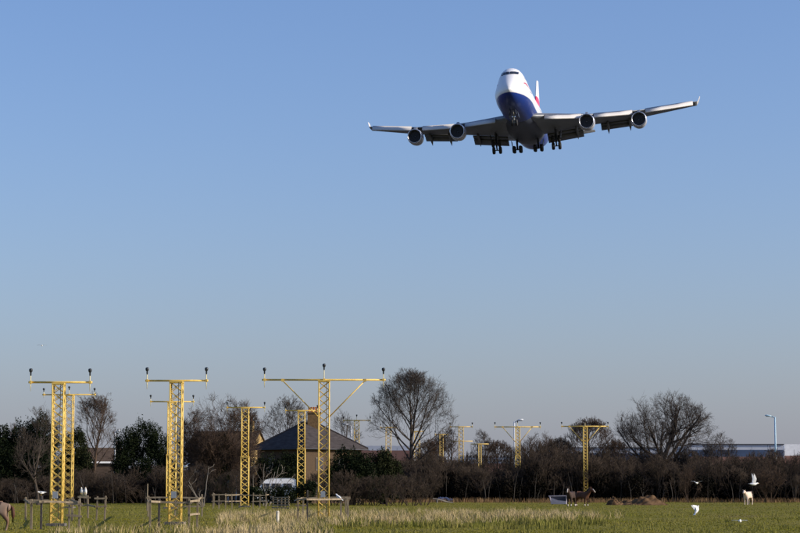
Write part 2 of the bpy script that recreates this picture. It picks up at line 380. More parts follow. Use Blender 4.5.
for px, tp, wd, sd, lab in ((499, 440, 40, 301, 'brown bare tree just left of the white lamp post and braced mast'), (562, 438, 46, 302, 'hazy brown bare tree at the left end of the pale roofed navy shed'), (615, 439, 38, 303, 'hazy brown bare tree between the rightmost mast and the broad tree'), (428, 440, 36, 304, 'low brown bare tree at the right foot of the tall rounded tree')):
    Y = 278; plant_tree('bare_tree', gpt(px, Y), lab, Tree(sd, top_z(tp, Y), sz(wd, Y), 1.2, .2, limbs=18, leader=True, dens=.8, fine=.0115, up=.45), BARKR)
# shrubs one can tell apart
Y = 240; plant_tree('bare_shrub', gpt(768, Y), 'pale bare fan shaped shrub in front of the hedge at the right', Tree(101, top_z(461, Y), sz(40, Y), .3, .07, stems=8, dens=.8, fine=.011, up=.3), BARKP if 0 else BARKR, cat='shrub')
Y = 240; plant_tree('bare_shrub', gpt(690, Y), 'slender bare shrub in front of the hedge below the broad tree', Tree(105, top_z(466, Y), sz(24, Y), .3, .06, stems=6, dens=.7, fine=.011, up=.4), BARKR, cat='shrub')
Y = 192; plant_tree('dead_branch', gpt(262, Y), 'bleached bare limbs leaning over the white van', Tree(111, top_z(458, Y), sz(70, Y), .4, .075, stems=6, dens=.26, fine=.016, up=.0), BARKP, cat='shrub')
Y = 196; plant_tree('dead_branch', gpt(205, Y), 'bleached thin limbs at the foot of the ivy covered trunk', Tree(118, top_z(462, Y), sz(44, Y), .4, .07, stems=4, dens=.22, fine=.016, up=.0), BARKP, cat='shrub')

# evergreens
def E_(px, Y, label, parts, n, size, seed, leaf, name='evergreen_bush', cat='bush'):
    o = gpt(px, Y); bl = []
    for (x0, x1, yt, yb, dp) in parts:
        c = at((x0 + x1) / 2, (yt + yb) / 2, Y); bl.append((c.x - o.x, dp, c.z, sz(x1 - x0, Y) / 2, sz(x1 - x0, Y) / 2 * .8, sz(yb - yt, Y) / 2))
    return evergreen(name, o, label, bl, n, size, seed, leaf, cat)
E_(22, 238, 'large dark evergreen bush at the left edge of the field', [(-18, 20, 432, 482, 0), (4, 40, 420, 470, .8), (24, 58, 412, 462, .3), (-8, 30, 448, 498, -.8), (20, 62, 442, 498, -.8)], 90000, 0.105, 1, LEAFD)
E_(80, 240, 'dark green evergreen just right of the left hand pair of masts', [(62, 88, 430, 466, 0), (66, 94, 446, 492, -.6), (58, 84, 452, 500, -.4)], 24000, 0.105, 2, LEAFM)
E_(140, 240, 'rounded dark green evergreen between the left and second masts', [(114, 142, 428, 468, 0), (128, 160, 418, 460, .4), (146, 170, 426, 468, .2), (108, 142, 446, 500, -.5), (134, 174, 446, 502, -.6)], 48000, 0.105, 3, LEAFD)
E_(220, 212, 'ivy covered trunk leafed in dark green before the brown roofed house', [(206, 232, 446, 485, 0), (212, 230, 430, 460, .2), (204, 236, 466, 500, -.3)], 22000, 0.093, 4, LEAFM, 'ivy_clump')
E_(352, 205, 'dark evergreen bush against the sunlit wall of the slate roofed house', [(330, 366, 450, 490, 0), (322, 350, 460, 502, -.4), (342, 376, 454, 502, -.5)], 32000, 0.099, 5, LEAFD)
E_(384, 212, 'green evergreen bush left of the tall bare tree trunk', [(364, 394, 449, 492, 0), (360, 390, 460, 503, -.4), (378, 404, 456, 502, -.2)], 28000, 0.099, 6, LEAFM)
E_(279, 214, 'tall dark bush added to stand in for shade on the slate roofed house wall', [(256, 282, 455, 490, 0), (274, 302, 451, 490, .2), (262, 300, 464, 504, -.4), (246, 268, 456, 502, .3)], 38000, .09, 17, LEAFD)  # added bush, stands in for the shade on the left wall
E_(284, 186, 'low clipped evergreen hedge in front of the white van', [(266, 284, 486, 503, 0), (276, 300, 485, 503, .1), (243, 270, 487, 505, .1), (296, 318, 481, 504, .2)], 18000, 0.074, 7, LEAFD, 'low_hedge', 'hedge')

# hedgerow: a mass of brown scrub nobody could count
def shrub_arrays(seed, H, W, dens):
    t = Tree(seed, H, W, .3, .06, stems=9, dens=dens, fine=.016, up=.35); out = []
    V = np.array(t.limb_mb.v + t.twig_mb.v); o = len(t.limb_mb.v); Fc = [list(f) for f in t.limb_mb.f] + [[i + o for i in f] for f in t.twig_mb.f]
    return V, np.array(Fc)
VAR = [shrub_arrays(200 + i, 5., 5.2, .62) for i in range(5)]
def hedgerow(name, label, spots, material, seed):
    rr = random.Random(seed); Vs = []; Fs = []; o = 0
    for (x, y, h, w) in spots:
        V, Fc = rr.choice(VAR); a = rr.uniform(0, 6.28); c, s_ = math.cos(a), math.sin(a)
        Q = np.stack([(V[:, 0] * c - V[:, 1] * s_) * w / 5.2 + x, (V[:, 0] * s_ + V[:, 1] * c) * w / 5.2 + y, V[:, 2] * h / 5.], 1)
        Vs.append(Q); Fs.append(Fc + o); o += len(V)
    return link(name, np_mesh(name, np.concatenate(Vs), np.concatenate(Fs)), material, label=label, cat='hedge', kind='stuff', recalc=False)
rr = random.Random(5)
def profile(c):              # picture row of the hedge top by column
    k = [(-60, 478), (60, 474), (110, 466), (180, 468), (240, 478), (320, 476), (390, 464), (428, 452), (462, 458), (468, 466), (508, 466), (516, 452), (524, 447), (560, 445), (610, 452), (650, 454), (700, 457), (760, 458), (900, 458)]
    for (a, b), (c2, d) in zip(k, k[1:]):
        if a <= c <= c2: return b + (d - b) * (c - a) / (c2 - a)
    return 462
spots = []
c = -70
while c < 880:
    for row in range(5 if c > 400 else 3):
        Y = YH - 9 + row * 3.4 + rr.uniform(-1.2, 1.2) - (26 if c < 190 else 0)
        p = gpt(c + rr.uniform(-6, 6), Y); h = top_z(profile(c) + rr.choice((rr.uniform(-13, 0), rr.uniform(-4, 14))) + max(0, 3 - row) * 3.5, Y)
        spots.append((p.x, Y, max(h, 1.5), rr.uniform(3.6, 5.6)))
    c += rr.uniform(10, 15)
c = 186
while c < 262:
    Y = 203 + rr.uniform(-3, 4); p = gpt(c, Y); spots.append((p.x, Y, top_z(470 + rr.uniform(-12, 10), Y), rr.uniform(2.4, 4.))); c += rr.uniform(10, 16)
c = 322
while c < 432:
    Y = 197 + rr.uniform(-3, 5); p = gpt(c, Y); spots.append((p.x, Y, top_z(474 + rr.uniform(-10, 10), Y), rr.uniform(2.6, 4.2))); c += rr.uniform(9, 14)
HS = MB()
for i in range(95):
    c = rr.uniform(-20, 820); Y = YH - 13.5 + rr.uniform(0, 3) - (26 if c < 190 else 0)
    if 190 < c < 330: continue
    p = gpt(c, Y); h = rr.uniform(1.6, 4.2); l = rr.uniform(-.7, .7); k_ = rr.uniform(.02, .05)
    HS.tube([p - Vector((0, 0, .1)), p + Vector((l * .3, 0, h * .5)), p + Vector((l, rr.uniform(-.3, .3), h))], [k_, k_ * .8, k_ * .3], 5)
    HS.tube([p + Vector((l * .3, 0, h * .5)), p + Vector((l * .3 + rr.uniform(-.9, .9), 0, h * .9))], [k_ * .5, k_ * .2], 4)
link_fast('hedge_stems', HS, mat('grey_stem_bark', (.045, .038, .032), .95, col2=(.10, .088, .075), scale=.8, spec=.05), label='grey saplings and stems along the front of the hedgerow', cat='hedge', kind='stuff')
far = []
c = -60
while c < 560:
    Y = 520 + rr.uniform(-25, 25); p = gpt(c, Y); far.append((p.x, Y, top_z(464 + rr.uniform(-9, 9), Y), rr.uniform(9, 14))); c += rr.uniform(7, 11)
hedgerow('far_woodland', 'far band of brown woodland seen through gaps in the tree line', far, BARKR, 12)
hedgerow('hedgerow', 'long brown bare hedgerow closing off the far side of the field', spots, HEDGEB, 9)
# near-black leaves filling the lower hedge, put in for its shaded interior
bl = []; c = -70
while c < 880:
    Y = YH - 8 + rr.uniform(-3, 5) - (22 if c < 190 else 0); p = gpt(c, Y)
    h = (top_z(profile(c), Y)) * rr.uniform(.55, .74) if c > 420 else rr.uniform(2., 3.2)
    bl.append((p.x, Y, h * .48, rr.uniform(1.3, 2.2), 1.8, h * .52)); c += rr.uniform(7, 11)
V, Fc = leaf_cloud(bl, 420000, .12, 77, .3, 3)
link('hedge_shade_fill', np_mesh('hedge_shade_fill', V, Fc), HEDGE_SHADE, label='near black leaves added for the shade in the lower part of the hedgerow', cat='hedge', kind='stuff', recalc=False)

# ------------------------------------------------------------------ approach light masts
def lamp_mesh(h_up, h_dn, k):
    st = MB().tube([(0, 0, -h_dn), (0, 0, -h_dn * .35), (0, 0, h_up)], [.012 * k, .03 * k, .03 * k], 8)
    hd = MB().lathe([(h_up - .02, .035 * k), (h_up + .05, .055 * k), (h_up + .12, .05 * k), (h_up + .16, .10 * k), (h_up + .24, .125 * k), (h_up + .29, .10 * k), (h_up + .31, .02 * k)], 14, 'Z')
    return st, hd
def mast(px, base, top, w_px, bar, lamps, label, flange=None, brace=None, up=.3, dn=.4, Y=None, paint=YELLOW, lampk=1., tube=1., w_m=None, bar2=None, stem=True, rz=.0):
    Y = Y or gdist(base); o = gpt(px, Y); m = Y / F
    H = at(px, top, Y).z; w = w_m or w_px * m
    e = empty('approach_light_mast', o, label, 'mast', 'yellow approach light masts'); e.rotation_euler = (0, 0, rz)
    r = .032 * tube; zf = at(px, flange, Y).z if flange else None
    secs = [(0.12, H, w)] if not zf else [(.12, zf, w * 1.12), (zf, H, w)]
    MB().box((0, 0, .06), (w * 1.7, w * 1.7, .12)).build('base_plate', CONC, e)
    for (z0, z1, ww) in secs:
        h = ww / 2
        for sx in (-1, 1):
            for sy in (-1, 1):
                MB().tube([(sx * h, sy * h, z0), (sx * h, sy * h, z1)], r, 8).build('leg', paint, e, True)
        n = max(2, round((z1 - z0) / (ww * .80))); dz = (z1 - z0) / n
        for face in range(4):
            b = MB(); R3 = Matrix.Rotation(face * math.pi / 2, 3, 'Z')
            for i in range(n):
                za, zb = z0 + i * dz, z0 + (i + 1) * dz
                for sg in (-1, 1):
                    b.tube([R3 @ Vector((-h * sg, -h, za)), R3 @ Vector((h * sg, -h, zb))], r * .54, 5, cap=False)
            b.build('bracing', paint, e, True, kind='stuff')
    if zf:
        MB().box((0, 0, zf), (w * 1.28, w * 1.28, .09)).build('flange', paint, e)
    MB().box((0, 0, H + .02), (w * 1.15, w * 1.15, .07)).build('head_plate', paint, e)
    x0, x1 = (bar[0] - px) * m, (bar[1] - px) * m
    MB().tube([(x0, 0, H + .09), (x1, 0, H + .09)], .045 * tube, 10).build('crossbar', paint, e, True)
    if bar2:
        zb = at(px, bar2[2], Y).z; MB().tube([((bar2[0] - px) * m, .2, zb), ((bar2[1] - px) * m, .2, zb)], .04 * tube, 8).build('crossbar', paint, e, True)
    if brace:
        zb = at(px, brace[2], Y).z
        for s_, bx in ((-1, brace[0]), (1, brace[1])):
            MB().tube([((bx - px) * m, 0, H + .06), (s_ * w / 2, 0, zb)], .03 * tube, 8).build('strut', paint, e, True)
            MB().box(((bx - px) * m, 0, H + .07), (.12 * tube, .11 * tube, .14 * tube)).build('clamp', paint, e)
    sm, hm = lamp_mesh(up, dn, lampk * .68)
    s_me = h_me = None
    for lx in lamps:
        if s_me is None:
            so = sm.build('lamp_stem', LAMPWHITE, e, True); s_me = so.data; ho = hm.build('lamp_head', LAMPBLACK, so, True); h_me = ho.data
        else:
            so = part('lamp_stem', s_me, e); ho = part('lamp_head', h_me, so)
        so.location = ((lx - px) * m, -.06, H + .09)
        if abs(lx - px) < 2: so.location.z += dn * .5
        cl = MB().box((so.location.x, -.03, H + .09), (.10 * lampk, .16 * lampk, .12 * lampk)).build('clamp', paint, e)
    if Y < 110:       # cable run and junction box on the near masts
        h = w / 2; MB().tube([(h * .5, -h - .03, .3), (h * .45, -h - .03, H * .5), (h * .5, -h - .03, H)], .014, 6).build('cable', LAMPBLACK, e)
        MB().box((-h * .1, -h - .09, 1.35), (.22, .13, .3)).build('junction_box', STEEL, e)
    return e
mast(56.2, 526, 384.3, 11, (26, 89.5), (28.3, 87.2), 'front left yellow lattice mast with two lamps beside the pony', rz=.03)
mast(67.2, 508, 395.6, 8.2, (40, 94), (41.6, 67.2, 92.8), 'flanged yellow mast half hidden right behind the front left mast', flange=449, up=.25, dn=.3, lampk=1.2, tube=1.2, rz=-.05)
mast(174.9, 524.5, 382.6, 11.6, (143.5, 206.5), (145.4, 204.8), 'second tall yellow mast from the left with two lamps inside a wooden fence', rz=-.02)
mast(170.8, 508.5, 402.6, 8, (149, 193), (149.5, 191.9), 'lower yellow mast overlapped by the second tall mast from the left', flange=455, up=.25, dn=.42, lampk=1.1, tube=1.2, rz=.05)
mast(244.5, 507, 408.5, 6.8, (226, 264.5), (226.4, 263.8), 'yellow flanged mast standing alone beside the wooden hurdle gate', flange=457, up=.2, dn=.45, lampk=1.1, tube=1.2)
mast(301, 506, 411.5, 6.6, (284.5, 317.5), (285.1, 317), 'yellow flanged mast just left of the braced front mast', flange=449, up=.22, dn=.35, lampk=1.1, tube=1.2)
mast(323.5, 521.5, 381.6, 10.4, (261.5, 385), (264, 323.5, 382.8), 'large front mast with wide braced crossbar and three lamps', brace=(282, 364.5, 417), rz=.02, lampk=1.05)
mast(356.5, 0, 421, 5, (343, 370.5), (343.4, 356.5, 370), 'yellow mast rising behind the right end of the slate roof', Y=262, up=.2, dn=.5, lampk=1.3, tube=1.5, paint=YELLOW2)
mast(388.3, 0, 428, 5, (380, 396.5), (380.4, 396.1), 'faded yellow mast seen through the left branches of the tall rounded tree', Y=274, up=.2, dn=.4, lampk=1.2, tube=1.5, paint=YELLOW2)
mast(417, 0, 432, 5.4, (410, 424), (410.4, 423.6), 'faded yellow mast right behind the trunk of the tall rounded tree', Y=275, up=.2, dn=.4, lampk=1.2, tube=1.5, paint=YELLOW2)
mast(441.5, 0, 435, 3.4, (435, 448), (435.4, 447.6), 'thin faded yellow mast in the right branches of the tall rounded tree', Y=276, up=.2, dn=.4, lampk=1.3, tube=1.5, paint=YELLOW2)
mast(461.3, 0, 427.3, 4.6, (450, 472.8), (450.3, 472.5), 'yellow mast with two crossbars right of the tall rounded tree', Y=285, up=.3, dn=.2, lampk=1.5, tube=1.5, paint=YELLOW2, bar2=(450, 473, 441))
mast(480, 0, 444.5, 2.6, (471, 489), (), 'small far yellow mast before the white block of windows', Y=330, tube=1.8, paint=YELLOW2)
mast(518, 0, 427.5, 4.2, (495, 541.3), (495.5, 518, 540.6), 'braced yellow mast with three lamps beside a white lamp post', Y=257, flange=456, brace=(503, 532.5, 442), up=.3, dn=.4, lampk=1.3, tube=1.5)
mast(585.8, 0, 427, 3.8, (562, 609), (562.5, 585.8, 608.6), 'rightmost braced yellow mast with three lamps behind the brown horses', Y=252, brace=(570, 601, 442), up=.25, dn=.4, lampk=1.3, tube=1.5)

# ------------------------------------------------------------------ wooden fences
def fence(name, label, posts, rails, H=1.22, group=None, pr=.04):
    """posts: (px, Y, height, dark) ; rails: (i, j, z)  between post indices"""
    o = gpt(posts[0][0], posts[0][1]); e = empty(name, o, label, 'fence', group); P = []
    r = random.Random(len(posts) * 7 + int(posts[0][0]))
    for px, Y, h, dark in posts:
        p = gpt(px, Y) - o; P.append(p)
        b = MB(); t = Vector((r.uniform(-.03, .03), r.uniform(-.03, .03), 0)); w = pr * r.uniform(.85, 1.2)
        b.loft([[p + Vector((sx * w * k, sy * w * k, z)) + t * z for sx, sy in ((-1, -1), (1, -1), (1, 1), (-1, 1))] for z, k in ((-.1, 1), (h * .5, 1), (h - .03, 1), (h, .7))])
        b.build('post', WOODD if dark else WOOD, e)
    for i, j, z in rails:
        a, c = P[i], P[j]; d = (c - a).normalized(); n = Vector((d.y, -d.x, 0)) * (pr + .02)
        if n.y > 0: n = -n
        s_ = r.uniform(-.03, .03); a = a - d * .12 + n + Vector((0, 0, z + s_)); c = c + d * .12 + n + Vector((0, 0, z - s_))
        q = n.normalized() * .018; hh = Vector((0, 0, .043))
        MB().loft([[x - q - hh, x + q - hh, x + q + hh, x - q + hh] for x in (a, a.lerp(c, .5) + Vector((0, 0, r.uniform(-.02, .02))), c)]).build('rail', WOOD, e)
    return e
fence('wooden_fence', 'grey wooden rail fence around the front left mast', [(31.2, 81, 1.2, 0), (41, 81, 1.34, 1), (69, 81.5, 1.15, 0), (79.2, 81.5, 1.2, 0), (25.5, 103, 1.2, 0), (72, 103, 1.2, 0)],
      [(0, 1, 1.08), (1, 2, 1.08), (2, 3, 1.0), (2, 3, .52), (0, 4, 1.05), (3, 5, 1.05), (4, 5, 1.05)])
fence('wooden_fence', 'short wooden rail fence panel right of the front left masts', [(96.5, 105, 1.22, 0), (104.6, 105, 1.25, 0), (88, 112, 1.25, 0), (79.5, 112, 1.25, 0)], [(0, 1, 1.12), (0, 1, .7), (0, 2, .72), (3, 2, 1.15), (3, 2, .7)])
fence('wooden_fence', 'grey wooden rail fence around the second mast from the left', [(150, 83, 1.2, 0), (158.7, 84, 1.2, 1), (189, 84, 1.2, 0), (197, 85, 1.25, 0), (148, 118, 1.2, 0), (202, 118, 1.3, 0), (175, 118, 1.2, 0)],
      [(0, 1, 1.08), (1, 2, 1.05), (2, 3, 1.1), (2, 3, .55), (0, 4, 1.0), (3, 5, 1.1), (4, 6, 1.1), (6, 5, 1.1), (6, 5, .6)])
fence('wooden_fence', 'wooden rail fence crossing in front of the large braced mast', [(298, 96, 1.2, 0), (307, 95, 1.55, 1), (341, 97, 1.15, 0), (348, 97, 1.2, 0), (303, 116, 1.15, 0), (346, 116, 1.15, 0)],
      [(0, 1, 1.12), (1, 2, 1.12), (2, 3, 1.15), (0, 4, 1.1), (3, 5, 1.1), (4, 5, 1.1)])
fence('wooden_fence', 'long low wooden rail fence beside the lone flanged mast', [(213, 165, 1.3, 0), (219, 165, 1.2, 0), (225.5, 165, 1.25, 0), (232, 165, 1.2, 0), (240, 166, 1.15, 0), (253, 165, 1.3, 0), (260, 168, 1.2, 0), (266, 165, 1.3, 0), (214, 190, 1.2, 0), (270, 190, 1.2, 0)],
      [(0, 2, 1.15), (2, 4, 1.12), (4, 5, 1.1), (5, 7, 1.1), (0, 2, .62), (2, 4, .6), (5, 7, .6), (0, 8, 1.1), (7, 9, 1.1), (8, 9, 1.1)])
fence('wooden_fence', 'weathered wooden hurdle gate with five bars beside the lone flanged mast', [(273.3, 158, 1.05, 0), (277.5, 157.8, .95, 0), (281.4, 157.6, .95, 0), (285.2, 157.4, .98, 0), (288.8, 157, 1.08, 0)],
      [(0, 4, .14), (0, 4, .36), (0, 4, .58), (0, 4, .78), (0, 4, .95)], pr=.035)
p = gpt(277.6, 93)
MB().loft([[p + Vector((math.cos(a) * r, math.sin(a) * r, z)) for a in np.linspace(0, 6.283, 9)[:-1]] for z, r in ((-.1, .07), (.35, .07), (.56, .075), (.6, .05))]).build('marker_post', mat('pale_stone', (.62, .56, .45), .9, var=.2, scale=8), label='short pale marker post in the straw grass', cat='post')
p = gpt(147, 150); MB().tube([p + Vector((0, 0, -.1)), p + Vector((.02, 0, 2.)) ], [.05, .04], 6).build('thin_post', WOOD, label='tall thin wooden post behind the second fence', cat='post')

# ------------------------------------------------------------------ buildings
SLATE = mat('slate_roof', (.060, .052, .050), .9, spec=.05, var=.22, scale=1.4, stretch=(1, 1, 4), bump=.3)
TILE = mat('brown_roof_tile', (.075, .055, .042), .9, spec=.05, var=.25, scale=1.2, stretch=(1, 1, 4), bump=.3)
def brick_mat(name, a, b, mortar):
    m = bpy.data.materials.new(name); m.use_nodes = True; nt = m.node_tree; bs = nt.nodes['Principled BSDF']; bs.inputs['Roughness'].default_value = .9
    tc = nt.nodes.new('ShaderNodeTexCoord'); mp = nt.nodes.new('ShaderNodeMapping'); mp.inputs['Rotation'].default_value = (math.pi / 2, 0, 0)
    t = nt.nodes.new('ShaderNodeTexBrick'); t.inputs['Scale'].default_value = 4.4
    t.inputs['Color1'].default_value = a + (1,); t.inputs['Color2'].default_value = b + (1,); t.inputs['Mortar'].default_value = mortar + (1,)
    nt.links.new(tc.outputs['Object'], mp.inputs[0]); nt.links.new(mp.outputs[0], t.inputs[0]); nt.links.new(t.outputs[0], bs.inputs['Base Color']); return m
BRICKT = brick_mat('tan_stock_brick', (.080, .046, .020), (.06, .034, .016), (.075, .056, .035))
BRICKR = brick_mat('red_brick', (.24, .10, .07), (.19, .085, .06), (.25, .2, .17))
BRICKD = brick_mat('brown_brick', (.10, .064, .045), (.075, .05, .038), (.11, .09, .075))
CREAM = mat('cream_render', (.36, .25, .10), .9, var=.12, scale=1.)
GLASS = mat('window_glass', (.03, .035, .045), .12, spec=.6)
WHITEP = mat('white_paint', (.78, .78, .76), .5, var=.06, scale=2)
POTS = mat('terracotta_pot', (.52, .17, .05), .8, var=.2, scale=5)
FASCIA = mat('pale_grey_cladding', (.52, .54, .58), .5, var=.08, scale=.4)
NAVY = mat('navy_cladding', (.055, .085, .15), .5, var=.15, scale=.5)
TRIM = mat('dark_trim_and_trough_shade', (.05, .05, .06), .6)

WINF = mat('brown_window_frame', (.12, .09, .07), .6)
def windows(e, spots, M, w=1., h=1.3):
    """spots: (u along wall, z) ; M maps (u, out, z) -> local"""
    for u, z in spots:
        f = MB().box((0, 0, 0), (w + .16, .08, h + .16)); R3 = M[0]; c = M[1] + R3 @ Vector((u, -.02, z))
        fo = MB(); fo.v = [tuple(R3 @ Vector(v) + c) for v in f.v]; fo.f = f.f; fr = fo.build('window', WINF, e)
        for k in (-1, 1):
            g2 = MB().box((k * w * .25, -.05, 0), (w * .45, .04, h * .94)); go = MB(); go.v = [tuple(R3 @ Vector(v) + c) for v in g2.v]; go.f = g2.f
            go.build('pane', GLASS, fr)

# hipped slate house, one corner towards us
Y = 224; o = gpt(304.5, Y); phi = math.radians(45); m = Y / F
A = Vector((-math.cos(phi), math.sin(phi), 0)); Bv = Vector((math.sin(phi), math.cos(phi), 0)); la, lb = 5.7 / math.cos(phi), 6.2 / math.sin(phi)
ze, za = top_z(448, Y), top_z(421, Y)
house = empty('hipped_house', o, 'house with dark slate hipped roof and tan brick wall behind the braced mast', 'house')
c4 = [Vector((0, 0, 0)), Bv * lb, Bv * lb + A * la, A * la]
MB().add([c + Vector((0, 0, z)) for z in (-.1, ze - .02) for c in c4], [(0, 1, 5, 4), (1, 2, 6, 5), (2, 3, 7, 6), (3, 0, 4, 7), (4, 5, 6, 7)]).build('wall', BRICKT, house)
def off(p, k):
    cc = (A * la + Bv * lb) / 2; return p + (A * (1 if (p - cc).dot(A) > 0 else -1) + Bv * (1 if (p - cc).dot(Bv) > 0 else -1)) * k
ev = [off(c, .55) for c in c4]; mid = (A * la + Bv * lb) / 2; rd = (lb - la) / 2 + .5
r0, r1 = mid - Bv * rd, mid + Bv * rd
roof = MB().add([e_ + Vector((0, 0, z)) for z in (ze - .18, ze) for e_ in ev] + [r0 + Vector((0, 0, za)), r1 + Vector((0, 0, za))],
    [(0, 1, 5, 4), (1, 2, 6, 5), (2, 3, 7, 6), (3, 0, 4, 7), (3, 2, 1, 0), (4, 5, 9, 8), (5, 6, 9), (6, 7, 8, 9), (7, 4, 8)]).build('roof', SLATE, house)
for q in ((4, r0), (7, r0), (5, r1), (6, r1)):
    MB().tube([ev[q[0] - 4] + Vector((0, 0, ze + .03)), q[1] + Vector((0, 0, za + .03))], .09, 6).build('hip_ridge', SLATE, roof)
ch = r0 + Bv * .3 + Vector((0, 0, za)); ch.x = sz(311.5 - 304.5, Y); 
chim = MB().box(ch + Vector((0, 0, .1)), (1.45, .9, 2.0)).box(ch + Vector((0, 0, 1.08)), (1.6, 1.05, .16)).build('chimney', mat('tan_chimney_brick', (.20, .12, .05), .9, var=.2, scale=6), house)
for i in range(5):
    MB().lathe([(1.16, .13), (1.6, .11), (1.66, .14), (1.72, .12)], 10, 'Z', ch + Vector((-.56 + i * .28, 0, 0))).build('chimney_pot', POTS, chim)
Mr = Matrix((( Bv.x, A.x, 0), (Bv.y, A.y, 0), (0, 0, 1)))
windows(house, [(2.2, 1.6), (5.6, 1.6), (2.2, 4.4), (5.6, 4.4)], (Mr, Vector((0, 0, 0))))
Ml = Matrix(((-A.x, Bv.x, 0), (-A.y, Bv.y, 0), (0, 0, 1)))
windows(house, [(-2.2, 1.6), (-5.5, 1.6), (-2.2, 4.4), (-5.5, 4.4)], (Ml, Vector((0, 0, 0))))
MB().tube([ev[0] + Vector((0, 0, ze - .12)), ev[1] + Vector((0, 0, ze - .12))], .07, 6).build('gutter', TRIM, house)
MB().tube([ev[0] + Vector((0, 0, ze - .12)), ev[3] + Vector((0, 0, ze - .12))], .07, 6).build('gutter', TRIM, house)

# brown roofed house with a sunlit cream gable on its right
Y = 236; o = gpt(250, Y); ang = math.radians(-14)
h2 = empty('gabled_house', o, 'house with long brown tiled roof and cream gable end behind the wide bare tree', 'house', rz=ang)
L, D = sz(66, Y), 6.5; ze, za = top_z(449, Y), top_z(431.5, Y)
MB().add([(-L, 0, -.1), (0, 0, -.1), (0, D, -.1), (-L, D, -.1), (-L, 0, ze), (0, 0, ze), (0, D, ze), (-L, D, ze)], [(0, 1, 5, 4), (2, 3, 7, 6), (3, 0, 4, 7)]).build('wall', BRICKD, h2)
MB().add([(0, 0, -.1), (0, D, -.1), (0, D, ze), (0, D / 2, za - .1), (0, 0, ze), (-.25, 0, -.1), (-.25, D, -.1), (-.25, D, ze), (-.25, D / 2, za - .1), (-.25, 0, ze)], [(0, 1, 2, 3, 4), (9, 8, 7, 6, 5), (0, 4, 9, 5), (4, 3, 8, 9), (3, 2, 7, 8), (2, 1, 6, 7)]).build('gable', CREAM, h2)
k = .35
rf = MB()
for s_ in (0, 1):
    y0, y1 = (-k, D / 2) if s_ == 0 else (D + k, D / 2)
    zz = ze - k * (za - ze) / (D / 2)
    rf.add([(-L - .3, y0, zz), (.18, y0, zz), (.18, y1, za), (-L - .3, y1, za), (-L - .3, y0, zz + .14), (.18, y0, zz + .14), (.18, y1, za + .14), (-L - .3, y1, za + .14)], [(0, 1, 2, 3), (4, 5, 6, 7), (0, 1, 5, 4), (1, 2, 6, 5), (2, 3, 7, 6), (3, 0, 4, 7)])
rf = rf.build('roof', TILE, h2)
MB().box((-1.2, D / 2, za + .5), (1., .7, 1.6)).build('chimney', CREAM, h2)
for i in range(2): MB().lathe([(za + 1.3, .12), (za + 1.7, .1), (za + 1.75, .13)], 10, 'Z', (-1.4 + i * .4, D / 2, 0)).build('chimney_pot', POTS, h2)
windows(h2, [(-1.4, 4.6), (-4.2, 4.6), (-1.4, 1.7), (-6.6, 4.6), (-5, 1.7)], (Matrix.Identity(3), Vector((0, 0, 0))), .9, 1.2)
MB().box((-1.9, -.5, 3.2), (1.3, 1., .12)).box((-2.4, -.9, 1.55), (.1, .1, 3.1)).box((-1.4, -.9, 1.55), (.1, .1, 3.1)).build('porch', WHITEP, h2)

# long far sheds
def shed(px0, px1, Y, rows, label, name='warehouse', depth=22., panel=3.2, slant=0., wins=None, rz=0.):
    o = gpt((px0 + px1) / 2, Y); W = sz(px1 - px0, Y); e = empty(name, o, label, 'warehouse', rz=rz)
    zt = None
    for (pt, pb, mt, nm, fwd) in rows:
        z1, z0 = top_z(pt, Y), (top_z(pb, Y) if pb else -.1)
        if nm == 'panel':
            n = max(1, round(W / panel)); w = W / n
            me = MB().box((0, 0, 0), (w - .05, .3, z1 - z0)).build('panel', mt, e); me.location = (-W / 2 + w / 2, -fwd, (z0 + z1) / 2)
            for i in range(1, n): part('panel', me.data, e, (-W / 2 + w * (i + .5), -fwd, (z0 + z1) / 2))
        else:
            MB().box((0, -fwd, (z0 + z1) / 2), (W + (.3 if nm == 'roof_edge' else 0), .34, z1 - z0)).build(nm, mt, e)
        zt = max(zt or 0, z1)
    MB().box((0, depth / 2 + .2, (zt - .3) / 2), (W - .4, depth, zt - .3)).build('hall', FASCIA, e)
    if wins:
        z1, z0, n = top_z(wins[0], Y), top_z(wins[1], Y), wins[2]
        f0 = None
        for i in range(n):
            u = -W / 2 + W * (i + .5) / n
            for zz in ((z0 * .72 + z1 * .28), (z0 * .25 + z1 * .75)):
                if f0 is None: f0 = MB().box((0, 0, 0), (W / n * .55, .08, (z1 - z0) * .27)).build('window', GLASS, e); f0.location = (u, -.32, zz)
                else: part('window', f0.data, e, (u, -.32, zz))
    return e
shed(690, 784, 430, [(444.3, 445.2, TRIM, 'roof_edge', .2), (445.2, 450.2, FASCIA, 'panel', 0.), (450.2, 457, NAVY, 'panel', .02), (457, None, BRICKR, 'plinth', 0.)], 'long grey and navy clad warehouse at the right behind the lamp post')
shed(785.5, 850, 445, [(444.6, 456, WHITEP, 'panel', 0.), (456, None, BRICKR, 'plinth', .02)], 'white building at the right edge next to the navy warehouse', panel=6)
shed(553, 660, 400, [(447.6, 448.3, TRIM, 'roof_edge', .2), (448.3, 453.5, FASCIA, 'panel', 0.), (453.5, None, NAVY, 'panel', .02)], 'pale roofed navy shed behind the rightmost braced mast')
shed(462, 513, 440, [(454.3, 463.5, WHITEP, 'panel', 0.), (463.5, None, BRICKR, 'plinth', .02)], 'white block with rows of small windows left of the white lamp post', wins=(454.6, 463.2, 15))
shed(352, 412, 380, [(446.2, 450.8, FASCIA, 'panel', 0.), (450.8, None, BRICKR, 'plinth', .02)], 'low pale topped brick building behind the trunk of the tall rounded tree', rz=-.05)

